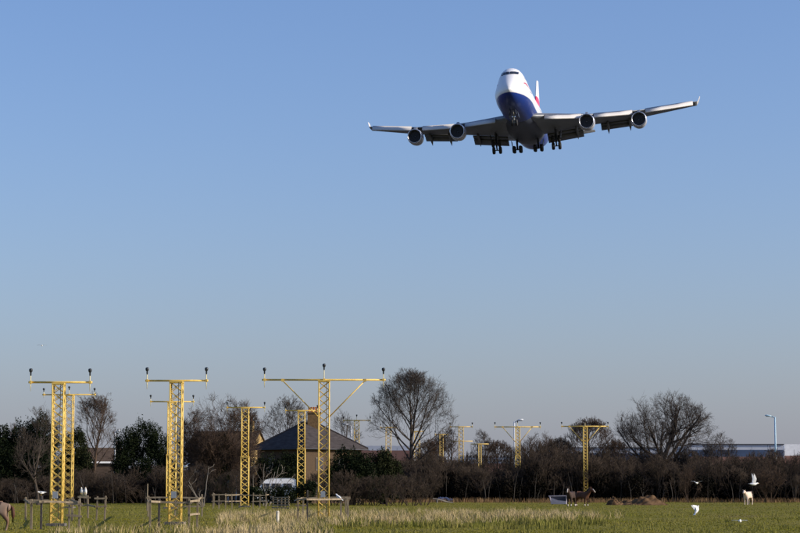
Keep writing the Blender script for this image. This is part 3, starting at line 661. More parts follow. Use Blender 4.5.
# small far house at the left
Y = 330; o = gpt(100, Y); fh = empty('far_house', o, 'small far house with pale roof edge left of the rounded evergreen', 'house', rz=.25); W, D, ze, za = 7.5, 6., top_z(463, Y), top_z(448, Y)
MB().box((0, 0, ze / 2 - .05), (W, D, ze + .1)).build('wall', TILE, fh)
MB().add([(-W / 2 - .3, -D / 2 - .4, ze), (W / 2 + .3, -D / 2 - .4, ze), (W / 2 + .3, D / 2 + .4, ze), (-W / 2 - .3, D / 2 + .4, ze), (-W / 2 - .3, 0, za), (W / 2 + .3, 0, za)], [(0, 1, 5, 4), (2, 3, 4, 5), (0, 4, 3), (1, 2, 5), (3, 2, 1, 0)]).build('roof', TILE, fh)
MB().box((0, -D / 2 - .46, ze + .02), (W + .7, .1, .28)).build('gutter_board', WHITEP, fh)
MB().box((W / 2 - .8, 0, za + .3), (.9, .7, 1.4)).build('chimney', BRICKD, fh)
# ------------------------------------------------------------------ lamp posts
POSTBL = mat('pale_blue_grey_column', (.38, .56, .68), .45, var=.08, scale=1)
POSTW = mat('white_grey_column', (.64, .67, .70), .45, var=.08, scale=1)
def lamp_post(px, top, Y, side, label, arm=8., r=.11, base_h=1.4):
    POSTB = POSTW if 'blue' not in label else POSTBL
    o = gpt(px, Y); e = empty('lamp_post', o, label, 'lamp post'); H = at(px, top, Y).z; a = sz(arm, Y)
    MB().tube([(0, 0, -.1), (0, 0, base_h), (0, 0, base_h + .05), (0, 0, H * .6), (0, 0, H)], [r * 1.35, r * 1.35, r, r * .85, r * .7], 10).build('column', POSTB, e, True)
    MB().tube([(0, 0, H - .25), (side * .12, 0, H - .02), (side * a * .4, 0, H + .1)], r * .55, 8).build('arm', POSTB, e, True)
    hd = MB(); x0, x1 = side * a * .32, side * a
    hd.loft([[Vector((x, y * w, H + .12 + zo + q * t)) for y, q in ((-1, 0), (-.7, 1), (.7, 1), (1, 0), (.7, -.6), (-.7, -.6))] for x, w, t, zo in ((x0, .07, .06, .0), (x0 + (x1 - x0) * .25, .2, .14, .03), (x0 + (x1 - x0) * .75, .22, .14, .10), (x1, .1, .05, .14))])
    ho = hd.build('lamp_head', POSTB, e, True)
    MB().box((x0 + (x1 - x0) * .6, 0, H + .10), (abs(x1 - x0) * .5, .3, .06)).build('lens', GLASS, ho)
lamp_post(776.6, 417, 300, -1, 'pale blue lamp post in front of the navy warehouse', 10, .16)
lamp_post(514.8, 421.5, 262, 1, 'white lamp post close beside the braced yellow mast', 9, .12)
lamp_post(350.8, 425.5, 300, -1, 'white lamp post behind the right slope of the slate roof', 9, .12)
lamp_post(114.2, 432, 290, 1, 'slim pale lamp post left of the rounded dark green evergreen', 5, .11)

# ------------------------------------------------------------------ white van behind the low hedge
VANW = mat('white_van_paint', (.80, .80, .80), .3, coat=.4); TYRE = mat('black_rubber', (.02, .02, .02), .8)
Y = 199; o = gpt(272, Y); van = empty('white_van', o, 'white van parked behind the low clipped hedge', 'van', rz=.06)
Lv, Wv = sz(48, Y), 2.0; x0 = -Lv / 2; van.scale = (1, 1, .97)
prof = [(0, .45), (0, .95), (.12, 1.15), (.75, 1.35), (1.45, 2.25), (1.75, 2.62), (2.4, 2.78), (Lv - .3, 2.78), (Lv - .05, 2.6), (Lv, .45)]
rings = [[Vector((x0 + x, y * (Wv / 2 - (.12 if (z > 1.4 and k in (0, 3)) else 0)), z)) for x, z in prof] for k, y in enumerate((-1, -.93, .93, 1))]
MB().loft(rings).build('body', VANW, van)
for xw in (.95, Lv - 1.05):
    for s_ in (-1, 1):
        wo = MB().lathe([(-.1, .2), (-.1, .34), (.1, .34), (.1, .2)], 18, 'Y').build('wheel', TYRE, van, True); wo.location = (x0 + xw, s_ * (Wv / 2 - .08), .34)
MB().add([(x0 + .86, -.8, 1.46), (x0 + .86, .8, 1.46), (x0 + 1.40, .8, 2.2), (x0 + 1.40, -.8, 2.2), (x0 + .83, -.8, 1.48), (x0 + .83, .8, 1.48), (x0 + 1.37, .8, 2.22), (x0 + 1.37, -.8, 2.22)], [(0, 1, 2, 3), (4, 5, 6, 7), (0, 1, 5, 4), (1, 2, 6, 5), (2, 3, 7, 6), (3, 0, 4, 7)]).build('windscreen', GLASS, van)
for (u, w) in ((1.75, .75), (2.8, .9), (3.9, .8)): MB().box((x0 + u, -Wv / 2 + .05, 1.95), (w, .06, .55)).build('side_window', GLASS, van)

# ------------------------------------------------------------------ odds and ends at the hedge foot
EARTH = mat('bare_earth', (.055, .032, .017), .95, col2=(.17, .105, .055), scale=2.2, spec=.05, bump=.6, detail=6)
def mound(px, base, wpx, hpx, label, seed):
    Y = gdist(base); o = gpt(px, Y); W, H = sz(wpx, Y) / 2, sz(hpx, Y); r = np.random.default_rng(seed); n = 26
    V = []; Fc = []
    ph = r.uniform(0, 6, 8)
    for j in range(n + 1):
        for i in range(n + 1):
            x, y = i / n * 2 - 1, j / n * 2 - 1; q = math.hypot(x, y)
            z = max(0, 1 - q ** 1.7) * (1 + .28 * math.sin(x * 4 + ph[0]) + .2 * math.sin(y * 5 + ph[1]) + .2 * math.sin(x * 9 + y * 6 + ph[2]) + .14 * math.sin(x * 15 - y * 13 + ph[5])) * .72
            z += (.10 * math.sin(x * 23 + ph[3]) * math.sin(y * 21 + ph[4]) + r.normal(0, .03)) * .6 * (z > .02)
            V.append((x * W, y * W * .6, z * H - .03))
    for j in range(n):
        for i in range(n): Fc.append((j * (n + 1) + i, j * (n + 1) + i + 1, (j + 1) * (n + 1) + i + 1, (j + 1) * (n + 1) + i))
    me = bpy.data.meshes.new('earth_mound'); me.from_pydata(V, [], Fc); me.update(); me.polygons.foreach_set('use_smooth', [True] * len(me.polygons))
    ob = link('earth_mound', me, EARTH, label=label, cat='mound', group='earth heaps by the hedge'); ob.location = o
mound(615, 505, 19, 9, 'small round heap of brown earth nearest the brown horses', 1)
mound(628, 504.5, 24, 5, 'low dark heap of earth between the round heap and the large heap', 2)
mound(645, 505, 48, 9.5, 'largest long heap of brown earth below the broad bare tree', 3)
TARP = mat('blue_tarpaulin', (.025, .05, .12), .9, var=.2, scale=3)
Y = gdist(502); o = gpt(443, Y); r = np.random.default_rng(8)
V = [((i / 14 - .5) * 2.6, (j / 10 - .5) * 1.6, max(0, 1 - ((i / 7 - 1) ** 2 + (j / 5 - 1) ** 2) * .6) * .55 + r.normal(0, .05) + .02) for j in range(11) for i in range(15)]
V = V + [(x, y, -.05) for x, y, z in V]
Fc = [(j * 15 + i, j * 15 + i + 1, (j + 1) * 15 + i + 1, (j + 1) * 15 + i) for j in range(10) for i in range(14)]
me = bpy.data.meshes.new('tarpaulin_heap'); me.from_pydata(V[:165], [], Fc); me.update(); ob = link('tarpaulin_heap', me, TARP, label='small heap under a blue tarpaulin right of the tall bare tree', cat='tarpaulin'); ob.location = o
o = gpt(437, gdist(503)); b = MB().tube([(-.5, 0, .55), (0, 0, .45), (1.2, .2, .12), (1.9, .3, .05)], [.05, .08, .08, .04], 7).tube([(0, 0, -.02), (.05, 0, .5)], .08, 7); ob = b.build('fallen_branch', BARKP, label='bleached fallen branch lying by the blue tarpaulin', cat='branch'); ob.location = o
o = gpt(398, gdist(501)); b = MB().tube([(0, 0, -.1), (-.05, 0, .9), (-.15, 0, 1.5)], [.07, .06, .05], 7).tube([(-.15, 0, 1.5), (-.8, -.1, 1.95)], [.05, .03], 7).tube([(-.1, 0, 1.2), (.5, .1, 1.0)], [.04, .02], 6); ob = b.build('dead_stump', BARKP, label='pale snapped sapling at the hedge foot below the tall tree', cat='branch'); ob.location = o
o = gpt(504, gdist(500.5)); b = MB().box((0, 0, 1.), (.45, .3, 2.1)).box((0, 0, 2.1), (.55, .4, .12)); ob = b.build('white_pillar', WHITEP, label='white gate pillar in the dark hedge left of the lamp post', cat='pillar'); ob.location = o
# grey feeder box, tipped up
GREYM = mat('mauve_grey_metal', (.42, .38, .42), .6, .2, var=.15, scale=2)
Y = gdist(504.5); o = gpt(558.5, Y); tr = empty('feed_trough', o, 'grey tipped up metal feed trough left of the brown horses', 'trough', rz=-.15); w = sz(15, Y) / 2
def slab(name, pts, t=.05, mt=GREYM, par=tr):
    n = len(pts); P0 = [Vector(p) for p in pts]; nn = (P0[1] - P0[0]).cross(P0[2] - P0[0]).normalized() * t
    return MB().add(P0 + [p + nn for p in P0], [tuple(range(n)), tuple(range(2 * n - 1, n - 1, -1))] + [(i, (i + 1) % n, (i + 1) % n + n, i + n) for i in range(n)]).build(name, mt, par)
slab('front_panel', [(-w, 0, .05), (w, 0, .05), (w, 0, .35), (-w * .1, 0, .45), (-w, 0, .72)])
slab('back_panel', [(-w * 1.25, .6, .75), (-w, .6, .05), (w, .6, .05), (w, .6, .92)], mt=TRIM)  # dark panel: shade inside the trough put into its colour
slab('end_panel', [(w, -.02, .05), (w, .62, .05), (w, .62, .92), (w, -.02, .92)])
slab('end_panel', [(-w, -.02, .05), (-w, .62, .05), (-w * 1.2, .62, .8), (-w * 1.2, -.02, .8)])
MB().tube([(-w * 1.3, 0, .86), (w, 0, .90)], .05, 6).build('top_rail', GREYM, tr)
MB().box((0, .3, .08), (2 * w - .1, .55, .05)).build('floor_panel', GREYM, tr)
for px in (-.8, .8): MB().box((px * w, .3, .03), (.1, .5, .1)).build('foot', TYRE, tr)

# ------------------------------------------------------------------ animals
def creature(name, verts, edges, radii, coat, label, cat, loc, rz, scale, extras=()):
    me = bpy.data.meshes.new(name); me.from_pydata([Vector(v) * scale for v in verts], edges, []); me.update()
    o = bpy.data.objects.new(name, me); COL.objects.link(o); me.materials.append(coat)
    sk = o.modifiers.new('skin', 'SKIN'); sk.use_smooth_shade = True
    for i, r in enumerate(radii):
        r = r if hasattr(r, '__len__') else (r, r); me.skin_vertices[0].data[i].radius = (r[0] * scale, r[1] * scale); me.skin_vertices[0].data[i].use_root = (i == 0)
    o.modifiers.new('sub', 'SUBSURF').levels = 2; o.modifiers['sub'].render_levels = 2
    o.location = loc; o.rotation_euler = (0, 0, rz); tag(o, label, cat)
    for nm, mb, mt in extras:
        mb.v = [tuple(Vector(v) * scale) for v in mb.v]; mb.build(nm, mt, o, True)
    return o
def horse(name, label, cat, px, Y, rz, scale, coat, mane, graze=False, cow=False, head_turn=0., sock=None):
    V = [(-.05, 0, 1.10), (-.5, 0, 1.14), (-.72, 0, 1.10), (.38, 0, 1.10), (.6, 0, 1.14)]
    Rd = [(.30, .31), (.29, .30), (.20, .22), (.29, .31), (.22, .26)]
    Ed = [(0, 1), (1, 2), (0, 3), (3, 4), (2, 5)]; V.append((-.86, 0, 1.06)); Rd.append((.10, .12))
    if cow: neck = [(.84, head_turn * .1, 1.34), (1.02, head_turn * .3, 1.50), (1.2, head_turn * .5, 1.38), (1.38, head_turn * .6, 1.20)]; nr = [.18, .13, .13, .09]
    elif graze: neck = [(.85, 0, 1.0), (1.05, 0, .7), (1.15, 0, .45), (1.2, 0, .15)]; nr = [.17, .13, .12, .08]
    else: neck = [(.82, head_turn * .1, 1.38), (1.0, head_turn * .25, 1.62), (1.2, head_turn * .4, 1.52), (1.42, head_turn * .55, 1.28)]; nr = [.17, .12, .12, .075]
    p = 4
    for q, r in zip(neck, nr): V.append(q); Rd.append(r); Ed.append((p, len(V) - 1)); p = len(V) - 1
    hd = Vector(neck[1]); dh = (Vector(neck[3]) - hd).normalized()
    k = .9 if cow else 1.
    for s_ in (-1, 1):
        b = len(V); V += [(.46, s_ * .17, .82 * k), (.47 + s_ * .03, s_ * .17, .47 * k), (.46 + s_ * .05, s_ * .17, .13), (.50 + s_ * .05, s_ * .17, .03)]
        Rd += [.13, .062, .045, .058]; Ed += [(3, b), (b, b + 1), (b + 1, b + 2), (b + 2, b + 3)]
        b = len(V); V += [(-.50, s_ * .17, .82 * k), (-.70 - s_ * .05, s_ * .17, .48 * k), (-.64 - s_ * .05, s_ * .17, .13), (-.59 - s_ * .05, s_ * .17, .03)]
        Rd += [.16, .065, .046, .058]; Ed += [(1, b), (b, b + 1), (b + 1, b + 2), (b + 2, b + 3)]
    ex = []
    for s_ in (-1, 1):
        c = hd + Vector((0, s_ * .08, .08)); ew = .12 if cow else .04
        ex.append(('ear', MB().loft([[c + Vector((dx, s_ * (dy + t * ew), t * (.05 if cow else .17))) for dx, dy in ((-.03 * g, 0), (0, .03 * g), (.03 * g, 0), (0, -.02 * g))] for t, g in ((0, 1), (.5, 1.2), (1, .2))]), coat))
    ex.append(('tail', MB().tube([(-.80, 0, 1.20), (-.92, 0, 1.10), (-.96, 0, .75), (-.94, 0, .42)], [.04, .045, .05, .03] if cow else [.05, .08, .09, .04], 8), mane))
    if not cow:
        n0, n1 = Vector((.62, 0, 1.38)) if not graze else Vector((.7, 0, 1.3)), hd
        ex.append(('mane', MB().loft([[a + Vector((0, .02, .0)), a + Vector((-.07, .05, .02)), a + Vector((-.13, 0, .10)), a + Vector((-.07, -.05, .02))] for a in (n0, n0.lerp(n1, .35) + Vector((-.04, 0, .03)), n0.lerp(n1, .7) + Vector((-.04, 0, .06)), n1 + Vector((.02, 0, .08)))]), mane))
    if sock:
        for s_ in (-1, 1):
            for bx in (.47 + s_ * .05, -.645 - s_ * .05):
                ex.append(('sock', MB().tube([(bx, s_ * .17, .06), (bx, s_ * .17, .24)], [.060, .052], 8), sock))
        a, b2 = Vector(neck[2]), Vector(neck[3]); ex.append(('blaze', MB().tube([hd.lerp(a, .6) + Vector((.07, 0, .08)), b2 + Vector((.05, 0, .05))], [.05, .045], 6), sock))
    o = creature(name, V, Ed, Rd, coat, label, cat, gpt(px, Y), rz, scale, ex); return o
BAY = mat('bay_coat', (.085, .032, .014), .8, var=.3, scale=2.5); BLACKH = mat('black_hair', (.02, .016, .014), .7)
WHITEH = mat('white_hair', (.50, .45, .38), .8, var=.12, scale=4); PIE = mat('piebald_coat', (.10, .045, .022), .75, col2=(.34, .26, .19), scale=1.1, detail=1)
DBAY = mat('dark_brown_coat', (.040, .020, .012), .8, var=.3, scale=2)
CREAMC = mat('cream_cow_coat', (.70, .55, .43), .8, var=.10, scale=3)
horse('horse', 'dark brown horse with white blaze facing the camera right of the grey trough', 'horse', 571, 181, math.radians(-112), .98, DBAY, BLACKH, head_turn=.2, sock=WHITEH)
horse('horse', 'reddish bay horse standing right of the dark brown horse', 'horse', 582, 183, math.radians(-38), .98, BAY, BLACKH, graze=False, sock=WHITEH)
horse('cow', 'cream white cow standing alone before the right hand hedge', 'cow', 748, 203, math.radians(-125), .95, CREAMC, BLACKH, cow=True, head_turn=.25)
horse('pony', 'brown and white pony cut off by the left edge of the picture', 'pony', -6.5, 77, math.radians(172), .80, PIE, BAY, graze=True)

# ------------------------------------------------------------------ gulls
GW = mat('gull_white', (.80, .80, .78), .8); GG = mat('gull_grey', (.42, .45, .48), .8); GO = mat('gull_yellow', (.55, .33, .05), .6); GB = mat('gull_wingtip', (.05, .05, .05), .8)
def gull(px, py, Y, label, pose='perch', rz=0., span=1.25, wing=(.9, .2), size=1., pitch=0.):
    e = empty('gull', at(px, py, Y), label, 'bird', 'gulls'); e.rotation_euler = (0, -pitch, rz); k = size
    st = [(-.27, .01, .02), (-.22, .05, .012), (-.12, .075, 0), (0, .09, -.005), (.1, .075, .005), (.16, .05, .03), (.2, .045, .045), (.24, .042, .05), (.275, .02, .045), (.285, .005, .04)]
    MB().loft([[Vector((x, math.cos(t) * r, z + math.sin(t) * r)) * k for t in np.linspace(0, 6.283, 11)[:-1]] for x, r, z in st]).build('body', GW, e, True)
    MB().loft([[Vector((x, y * r, .04 + z * r)) * k for y, z in ((-1, 0), (0, .8), (1, 0), (0, -.8))] for x, r in ((.27, .014), (.31, .012), (.335, .003))]).build('beak', GO, e)
    MB().loft([[Vector((x, -w, .02)) * k, Vector((x, w, .02)) * k, Vector((x, w, .028)) * k, Vector((x, -w, .028)) * k] for x, w in ((-.2, .04), (-.28, .065), (-.36, .075))]).build('tail', GW, e)
    for s_ in (-1, 1):
        if pose == 'perch':
            MB().loft([[Vector((x, s_ * (y + q * .5), z + p_)) * k for p_, q in ((-h, 0), (0, .02), (h, 0), (0, -.02))] for x, y, z, h in ((.12, .07, .03, .03), (.02, .085, .04, .06), (-.15, .06, .03, .05), (-.38, .015, .025, .012))]).build('wing', GG, e, True)
            MB().tube([Vector((0, s_ * .035, -.06)) * k, Vector((.005, s_ * .035, -.2)) * k], .008 * k, 5).build('leg', GO, e)
        else:
            h = span / 2; a1, a2 = wing; p1 = Vector((0, s_ * .06, .03)); p2 = p1 + Vector((.06, s_ * math.cos(a1) * h * .42, math.sin(a1) * h * .42)); p3 = p2 + Vector((-.12, s_ * math.cos(a2) * h * .5, math.sin(a2) * h * .5))
            secs = [(p1, .16), (p1.lerp(p2, .5), .17), (p2, .15), (p2.lerp(p3, .5), .11), (p3, .02)]
            nrm = Vector((0, 0, .012))
            w = MB().loft([[(p + Vector((c_ * .4, 0, 0))) * k, (p + nrm) * k, (p - Vector((c_ * .6, 0, 0))) * k, (p - nrm) * k] for p, c_ in secs]).build('wing', GG if s_ > 0 else GW, e)
            q = p2.lerp(p3, .8); MB().loft([[(p + Vector((c_ * .42, 0, 0))) * k, (p + nrm * 1.3) * k, (p - Vector((c_ * .62, 0, 0))) * k, (p - nrm * 1.3) * k] for p, c_ in ((q, .055), (p3 + (p3 - q) * .05, .012))]).build('wing_tip', GB, w)
    return e
gull(697, 510, 86, 'white gull alighting on the short grass at the right', 'fly', math.radians(40), 1.1, (1.3, 1.9), .78, .9)
gull(740, 521, 88, 'white gull skimming low over the grass with wings spread', 'fly', math.radians(75), .8, (.10, -.1), .85)
gull(754, 484, 95, 'gull flying with one wing raised in front of the right hand hedge', 'fly', math.radians(15), 1.35, (1.35, 1.5), .8)
gull(697, 483, 190, 'small distant gull flying before the hedge below the broad tree', 'fly', math.radians(60), 1.2, (.5, .1))
gull(185.5, 466.5, 150, 'small white gull flying in front of the dark evergreen trees', 'fly', math.radians(120), .8, (.9, .5))
gull(41.2, 492.6, 81, 'white gull perched on the dark post of the front left fence', 'perch', math.radians(-140), size=.62)
gull(81.8, 491.8, 112, 'left of two white gulls perched together on the short fence panel', 'perch', math.radians(-95), pitch=.9)
gull(85.4, 491.8, 112, 'right of two white gulls perched together on the short fence panel', 'perch', math.radians(-80), pitch=.9)
gull(338.6, 497.2, 97, 'gull perched on the rail in front of the large braced mast', 'perch', math.radians(150), pitch=.6, size=.8)
gull(42, 345.5, 260, 'tiny gull high in the sky above the front left mast', 'fly', math.radians(95), 1.3, (.35, -.25))

# ------------------------------------------------------------------ the airliner
def fuselage_mat():
    m = bpy.data.materials.new('airliner_paint'); m.use_nodes = True; nt = m.node_tree; b = nt.nodes['Principled BSDF']
    b.inputs['Roughness'].default_value = .38; b.inputs['Coat Weight'].default_value = .15; b.inputs['Coat Roughness'].default_value = .1
    tc = nt.nodes.new('ShaderNodeTexCoord'); sp = nt.nodes.new('ShaderNodeSeparateXYZ'); nt.links.new(tc.outputs['Object'], sp.inputs[0])
    r = nt.nodes.new('ShaderNodeMapRange'); r.inputs['From Min'].default_value = -1.12; r.inputs['From Max'].default_value = -1.02
    mx = nt.nodes.new('ShaderNodeMix'); mx.data_type = 'RGBA'; mx.inputs[6].default_value = (.010, .040, .24, 1); mx.inputs[7].default_value = (.80, .80, .80, 1)
    nt.links.new(sp.outputs['Z'], r.inputs[0]); nt.links.new(r.outputs[0], mx.inputs[0]); nt.links.new(mx.outputs[2], b.inputs['Base Color']); return m
def fin_mat():
    m = bpy.data.materials.new('fin_paint'); m.use_nodes = True; nt = m.node_tree; b = nt.nodes['Principled BSDF']; b.inputs['Roughness'].default_value = .3
    tc = nt.nodes.new('ShaderNodeTexCoord'); sp = nt.nodes.new('ShaderNodeSeparateXYZ'); nt.links.new(tc.outputs['Object'], sp.inputs[0])
    no = nt.nodes.new('ShaderNodeTexNoise'); no.inputs['Scale'].default_value = .22; no.inputs['Detail'].default_value = 0; nt.links.new(tc.outputs['Object'], no.inputs['Vector'])
    ad = nt.nodes.new('ShaderNodeMath'); ad.operation = 'MULTIPLY_ADD'; ad.inputs[1].default_value = 3.; nt.links.new(no.outputs['Fac'], ad.inputs[0]); nt.links.new(sp.outputs['Z'], ad.inputs[2])
    mr = nt.nodes.new('ShaderNodeMapRange'); mr.inputs['From Min'].default_value = 3.; mr.inputs['From Max'].default_value = 16.; nt.links.new(ad.outputs[0], mr.inputs[0])
    r = nt.nodes.new('ShaderNodeValToRGB'); r.color_ramp.interpolation = 'CONSTANT'; e = r.color_ramp.elements
    e[0].color = (.02, .05, .25, 1); e[0].position = 0; e[1].color = (.62, .05, .10, 1); e[1].position = .17
    for p_, c in ((.60, (.78, .78, .78, 1)), (1.0, (.78, .78, .78, 1))): x = e.new(p_); x.color = c
    nt.links.new(mr.outputs[0], r.inputs[0]); nt.links.new(r.outputs[0], b.inputs['Base Color']); return m
SKIN = fuselage_mat()
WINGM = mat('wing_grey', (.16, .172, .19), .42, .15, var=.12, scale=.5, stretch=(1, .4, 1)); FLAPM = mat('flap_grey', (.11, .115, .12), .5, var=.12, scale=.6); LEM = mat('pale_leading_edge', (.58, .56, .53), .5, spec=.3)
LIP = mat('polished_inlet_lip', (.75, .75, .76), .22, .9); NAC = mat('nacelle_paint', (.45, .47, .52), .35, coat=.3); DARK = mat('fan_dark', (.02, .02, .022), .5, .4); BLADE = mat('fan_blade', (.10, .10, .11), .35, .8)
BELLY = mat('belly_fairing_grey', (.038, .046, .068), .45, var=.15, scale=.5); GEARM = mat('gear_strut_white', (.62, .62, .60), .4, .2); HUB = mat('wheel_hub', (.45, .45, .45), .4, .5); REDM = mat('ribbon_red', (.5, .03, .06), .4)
plane = bpy.data.objects.new('jumbo_jet', None); COL.objects.link(plane)
tag(plane, 'four engined white and blue jumbo jet on approach with wheels down', 'airliner')
def RX(a): return Matrix.Rotation(a, 3, 'X')
PR = Matrix.Rotation(math.radians(-8.75), 3, 'Z') @ RX(math.radians(.55)) @ Matrix.Rotation(math.radians(-2.87), 3, 'Y')
plane.matrix_world = Matrix.Translation((22.85, 362.5, 69.7)) @ PR.to_4x4()
X0 = 30.0
def PV(st, y, z): return Vector((y, st - X0, z))           # station aft of the nose, port side +, up
def interp(x, tab):
    for (a, b), (c, d) in zip(tab, tab[1:]):
        if a <= x <= c: return b + (d - b) * (x - a) / (c - a)
    return tab[-1][1] if x > tab[-1][0] else tab[0][1]
TOP = [(0, -.55), (.25, .0), (.7, .5), (1.4, 1.05), (2.2, 1.6), (3, 2.15), (3.8, 2.75), (4.6, 3.4), (5.4, 3.9), (6.5, 4.3), (8, 4.58), (10, 4.7), (17, 4.7), (21, 4.5), (25, 3.95), (29, 3.4), (33, 3.25), (52, 3.25), (60, 3.05), (66, 2.7), (69.5, 2.2)]
BOT = [(0, -.65), (.25, -1.1), (.7, -1.5), (1.4, -1.9), (2.5, -2.35), (4, -2.75), (6, -3.05), (9, -3.22), (11, -3.25), (46, -3.25), (50, -3.0), (55, -2.1), (60, -.9), (65, .5), (69.5, 1.7)]
WID = [(0, .05), (.25, .5), (.7, .95), (1.4, 1.4), (2.5, 1.9), (4, 2.4), (6, 2.85), (8, 3.08), (11, 3.25), (46, 3.25), (52, 3.0), (57, 2.45), (62, 1.7), (66, 1.0), (69.5, .28)]
ZM = [(0, -.6), (2, -.4), (6, 0), (50, 0), (60, .9), (69.5, 1.95)]
HUMP = [(0, 0), (1.5, .02), (4, .10), (7, .16), (18, .18), (24, .12), (30, 0), (70, 0)]
def section(x, n=40):
    w, t, b, zm, hp = (interp(x, q) for q in (WID, TOP, BOT, ZM, HUMP)); ring = []
    for k in range(n):
        a = 2 * math.pi * k / n; s_, c = math.sin(a), math.cos(a)
        if s_ >= 0: ring.append(PV(x, w * c * (1 - hp * math.sin(math.pi * min(1, s_ * 1.0)) * .9), zm + (t - zm) * s_))
        else: ring.append(PV(x, w * c, zm + (zm - b) * s_))
    return ring
st = [0, .1, .25, .45, .7, 1, 1.4, 1.8, 2.2, 2.6, 3, 3.4, 3.8, 4.2, 4.6, 5, 5.4, 6, 6.5, 7.2, 8, 9, 10, 11, 13, 15, 17, 19, 21, 23, 25, 27, 29, 31, 33, 38, 42, 46, 48, 50, 52, 55, 57, 60, 62, 65, 67, 69.5]
fus = MB().loft([section(x) for x in st]).build('fuselage', SKIN, plane, True)
def on_skin(x, frac, outw=.02):        # point on the upper half: frac = sin(angle), port side
    w, t, zm, hp = (interp(x, q) for q in (WID, TOP, ZM, HUMP)); c = math.sqrt(max(0, 1 - frac * frac))
    p = PV(x, w * c * (1 - hp * math.sin(math.pi * frac) * .9), zm + (t - zm) * frac); d = Vector((p.x, -.2 if x < 6 else 0, (p.z - zm) * .8)); d = d / max(d.length, .01); return p + d * outw
# cockpit windows: three panes a side, wrapped over the brow
for s_ in (-1, 1):
    for (xa, xb, fa, fb) in ((.04, .56, 0, 0), (.62, 1.06, 0, 0), (1.12, 1.46, 0, 0)):
        q = []
        for (u, zz) in ((xa, 2.70), (xb, 2.72), (xb, 3.28), (xa, 3.26)):
            x = 3.2
            for _ in range(60):       # walk aft until the skin at height zz is u wide
                w, t, zm, hp = (interp(x, k_) for k_ in (WID, TOP, ZM, HUMP)); fr = (zz - zm) / (t - zm)
                if fr < 1 and w * math.sqrt(1 - fr * fr) * (1 - hp * math.sin(math.pi * fr) * .9) >= max(u, .06): break
                x += .06
            q.append(PV(x - .06, s_ * max(u, .03), zz) + Vector((s_ * .03, -.04, .03)))
        ins = [p - Vector((0, -.05, .04)) for p in q]
        MB().add(q + ins, [(0, 1, 2, 3), (7, 6, 5, 4), (0, 1, 5, 4), (1, 2, 6, 5), (2, 3, 7, 6), (3, 0, 4, 7)]).build('cockpit_window', GLASS, fus)
# cabin windows
for s_ in (-1, 1):
    b = MB()
    def win(x, z, w=.26, h=.36):
        q = []
        for dx, dz in ((-w / 2, -h / 2), (w / 2, -h / 2), (w / 2, h / 2), (-w / 2, h / 2)):
            wd, t, zm, hp = (interp(x + dx, k_) for k_ in (WID, TOP, ZM, HUMP)); fr = (z + dz - zm) / (t - zm); fr = max(-.99, min(.99, fr))
            yy = wd * math.sqrt(1 - fr * fr) * (1 - (hp * math.sin(math.pi * fr) * .9 if fr > 0 else 0)); q.append(PV(x + dx, s_ * (yy + .015), z + dz))
        b.add(q, [(0, 1, 2, 3)])
    for i in range(88):
        x = 8.5 + i * .51
        if i % 18 not in (8, 9): win(x, .35)
    for i in range(28): win(8.2 + i * .51, 2.85, .24, .32)
    b.build('cabin_windows', GLASS, fus, kind='stuff')
    for x, z, w, h in ((7.2, .2, 1.05, 1.9), (16.6, .2, 1.05, 1.9), (28.5, .2, 1.05, 1.9), (41.5, .2, 1.05, 1.9), (53, .3, 1.0, 1.9)):
        b = MB(); 
        for x0_, x1_, z0_, z1_ in ((x - w / 2, x - w / 2 + .05, z - h / 2, z + h / 2), (x + w / 2 - .05, x + w / 2, z - h / 2, z + h / 2), (x - w / 2, x + w / 2, z + h / 2 - .05, z + h / 2)):
            win_b = b; n0 = len(b.v); 
            q = []
            for xx, zz in ((x0_, z0_), (x1_, z0_), (x1_, z1_), (x0_, z1_)):
                wd, t, zm, hp = (interp(xx, k_) for k_ in (WID, TOP, ZM, HUMP)); fr = (zz - zm) / ((t - zm) if zz > zm else (zm - interp(xx, BOT))); fr = max(-.99, min(.99, fr))
                q.append(PV(xx, s_ * (wd * math.sqrt(1 - fr * fr) * (1 - (hp * math.sin(math.pi * fr) * .9 if fr > 0 else 0)) + .015), zz))
            b.add(q, [(0, 1, 2, 3)])
        b.build('cabin_door', BELLY, fus)
    # red ribbon mark on the upper nose
    q = []; L = 14
    for i in range(L + 1):
        x = 5.0 + i * .42; zz = 1.25 + .35 * math.sin(i / L * 3.) - .02 * i; hw = .20 * math.sin(math.pi * (i + .3) / (L + .6)) + .03
        for dz in (-hw, hw):
            wd, t, zm, hp = (interp(x, k_) for k_ in (WID, TOP, ZM, HUMP)); fr = (zz + dz - zm) / (t - zm)
            q.append(PV(x, s_ * (wd * math.sqrt(1 - fr * fr) * (1 - hp * math.sin(math.pi * fr) * .9) + .02), zz + dz))
    MB().add(q, [(2 * i, 2 * i + 1, 2 * i + 3, 2 * i + 2) for i in range(L)]).build('ribbon_mark', REDM, fus)
# belly fairing
rings = []
for x, w, b_ in ((16, .3, -2.9), (18, 2.2, -3.35), (21, 3.1, -3.75), (26, 3.5, -3.95), (33, 3.5, -3.95), (38, 3.1, -3.8), (42, 2.2, -3.45), (45, .4, -3.0)):
    rings.append([PV(x, w * math.cos(a) * (abs(math.cos(a)) ** -.25 if abs(math.cos(a)) > .05 else 1), -1.6 + (b_ + 1.6) * -math.sin(a) if math.sin(a) < 0 and 0 else (-1.6 + (-(b_ + 1.6)) * math.sin(a)) if math.sin(a) < 0 else -1.6 + .4 * math.sin(a)) for a in np.linspace(0, 6.283, 25)[:-1]])
MB().loft(rings).build('belly_fairing', BELLY, plane, True)

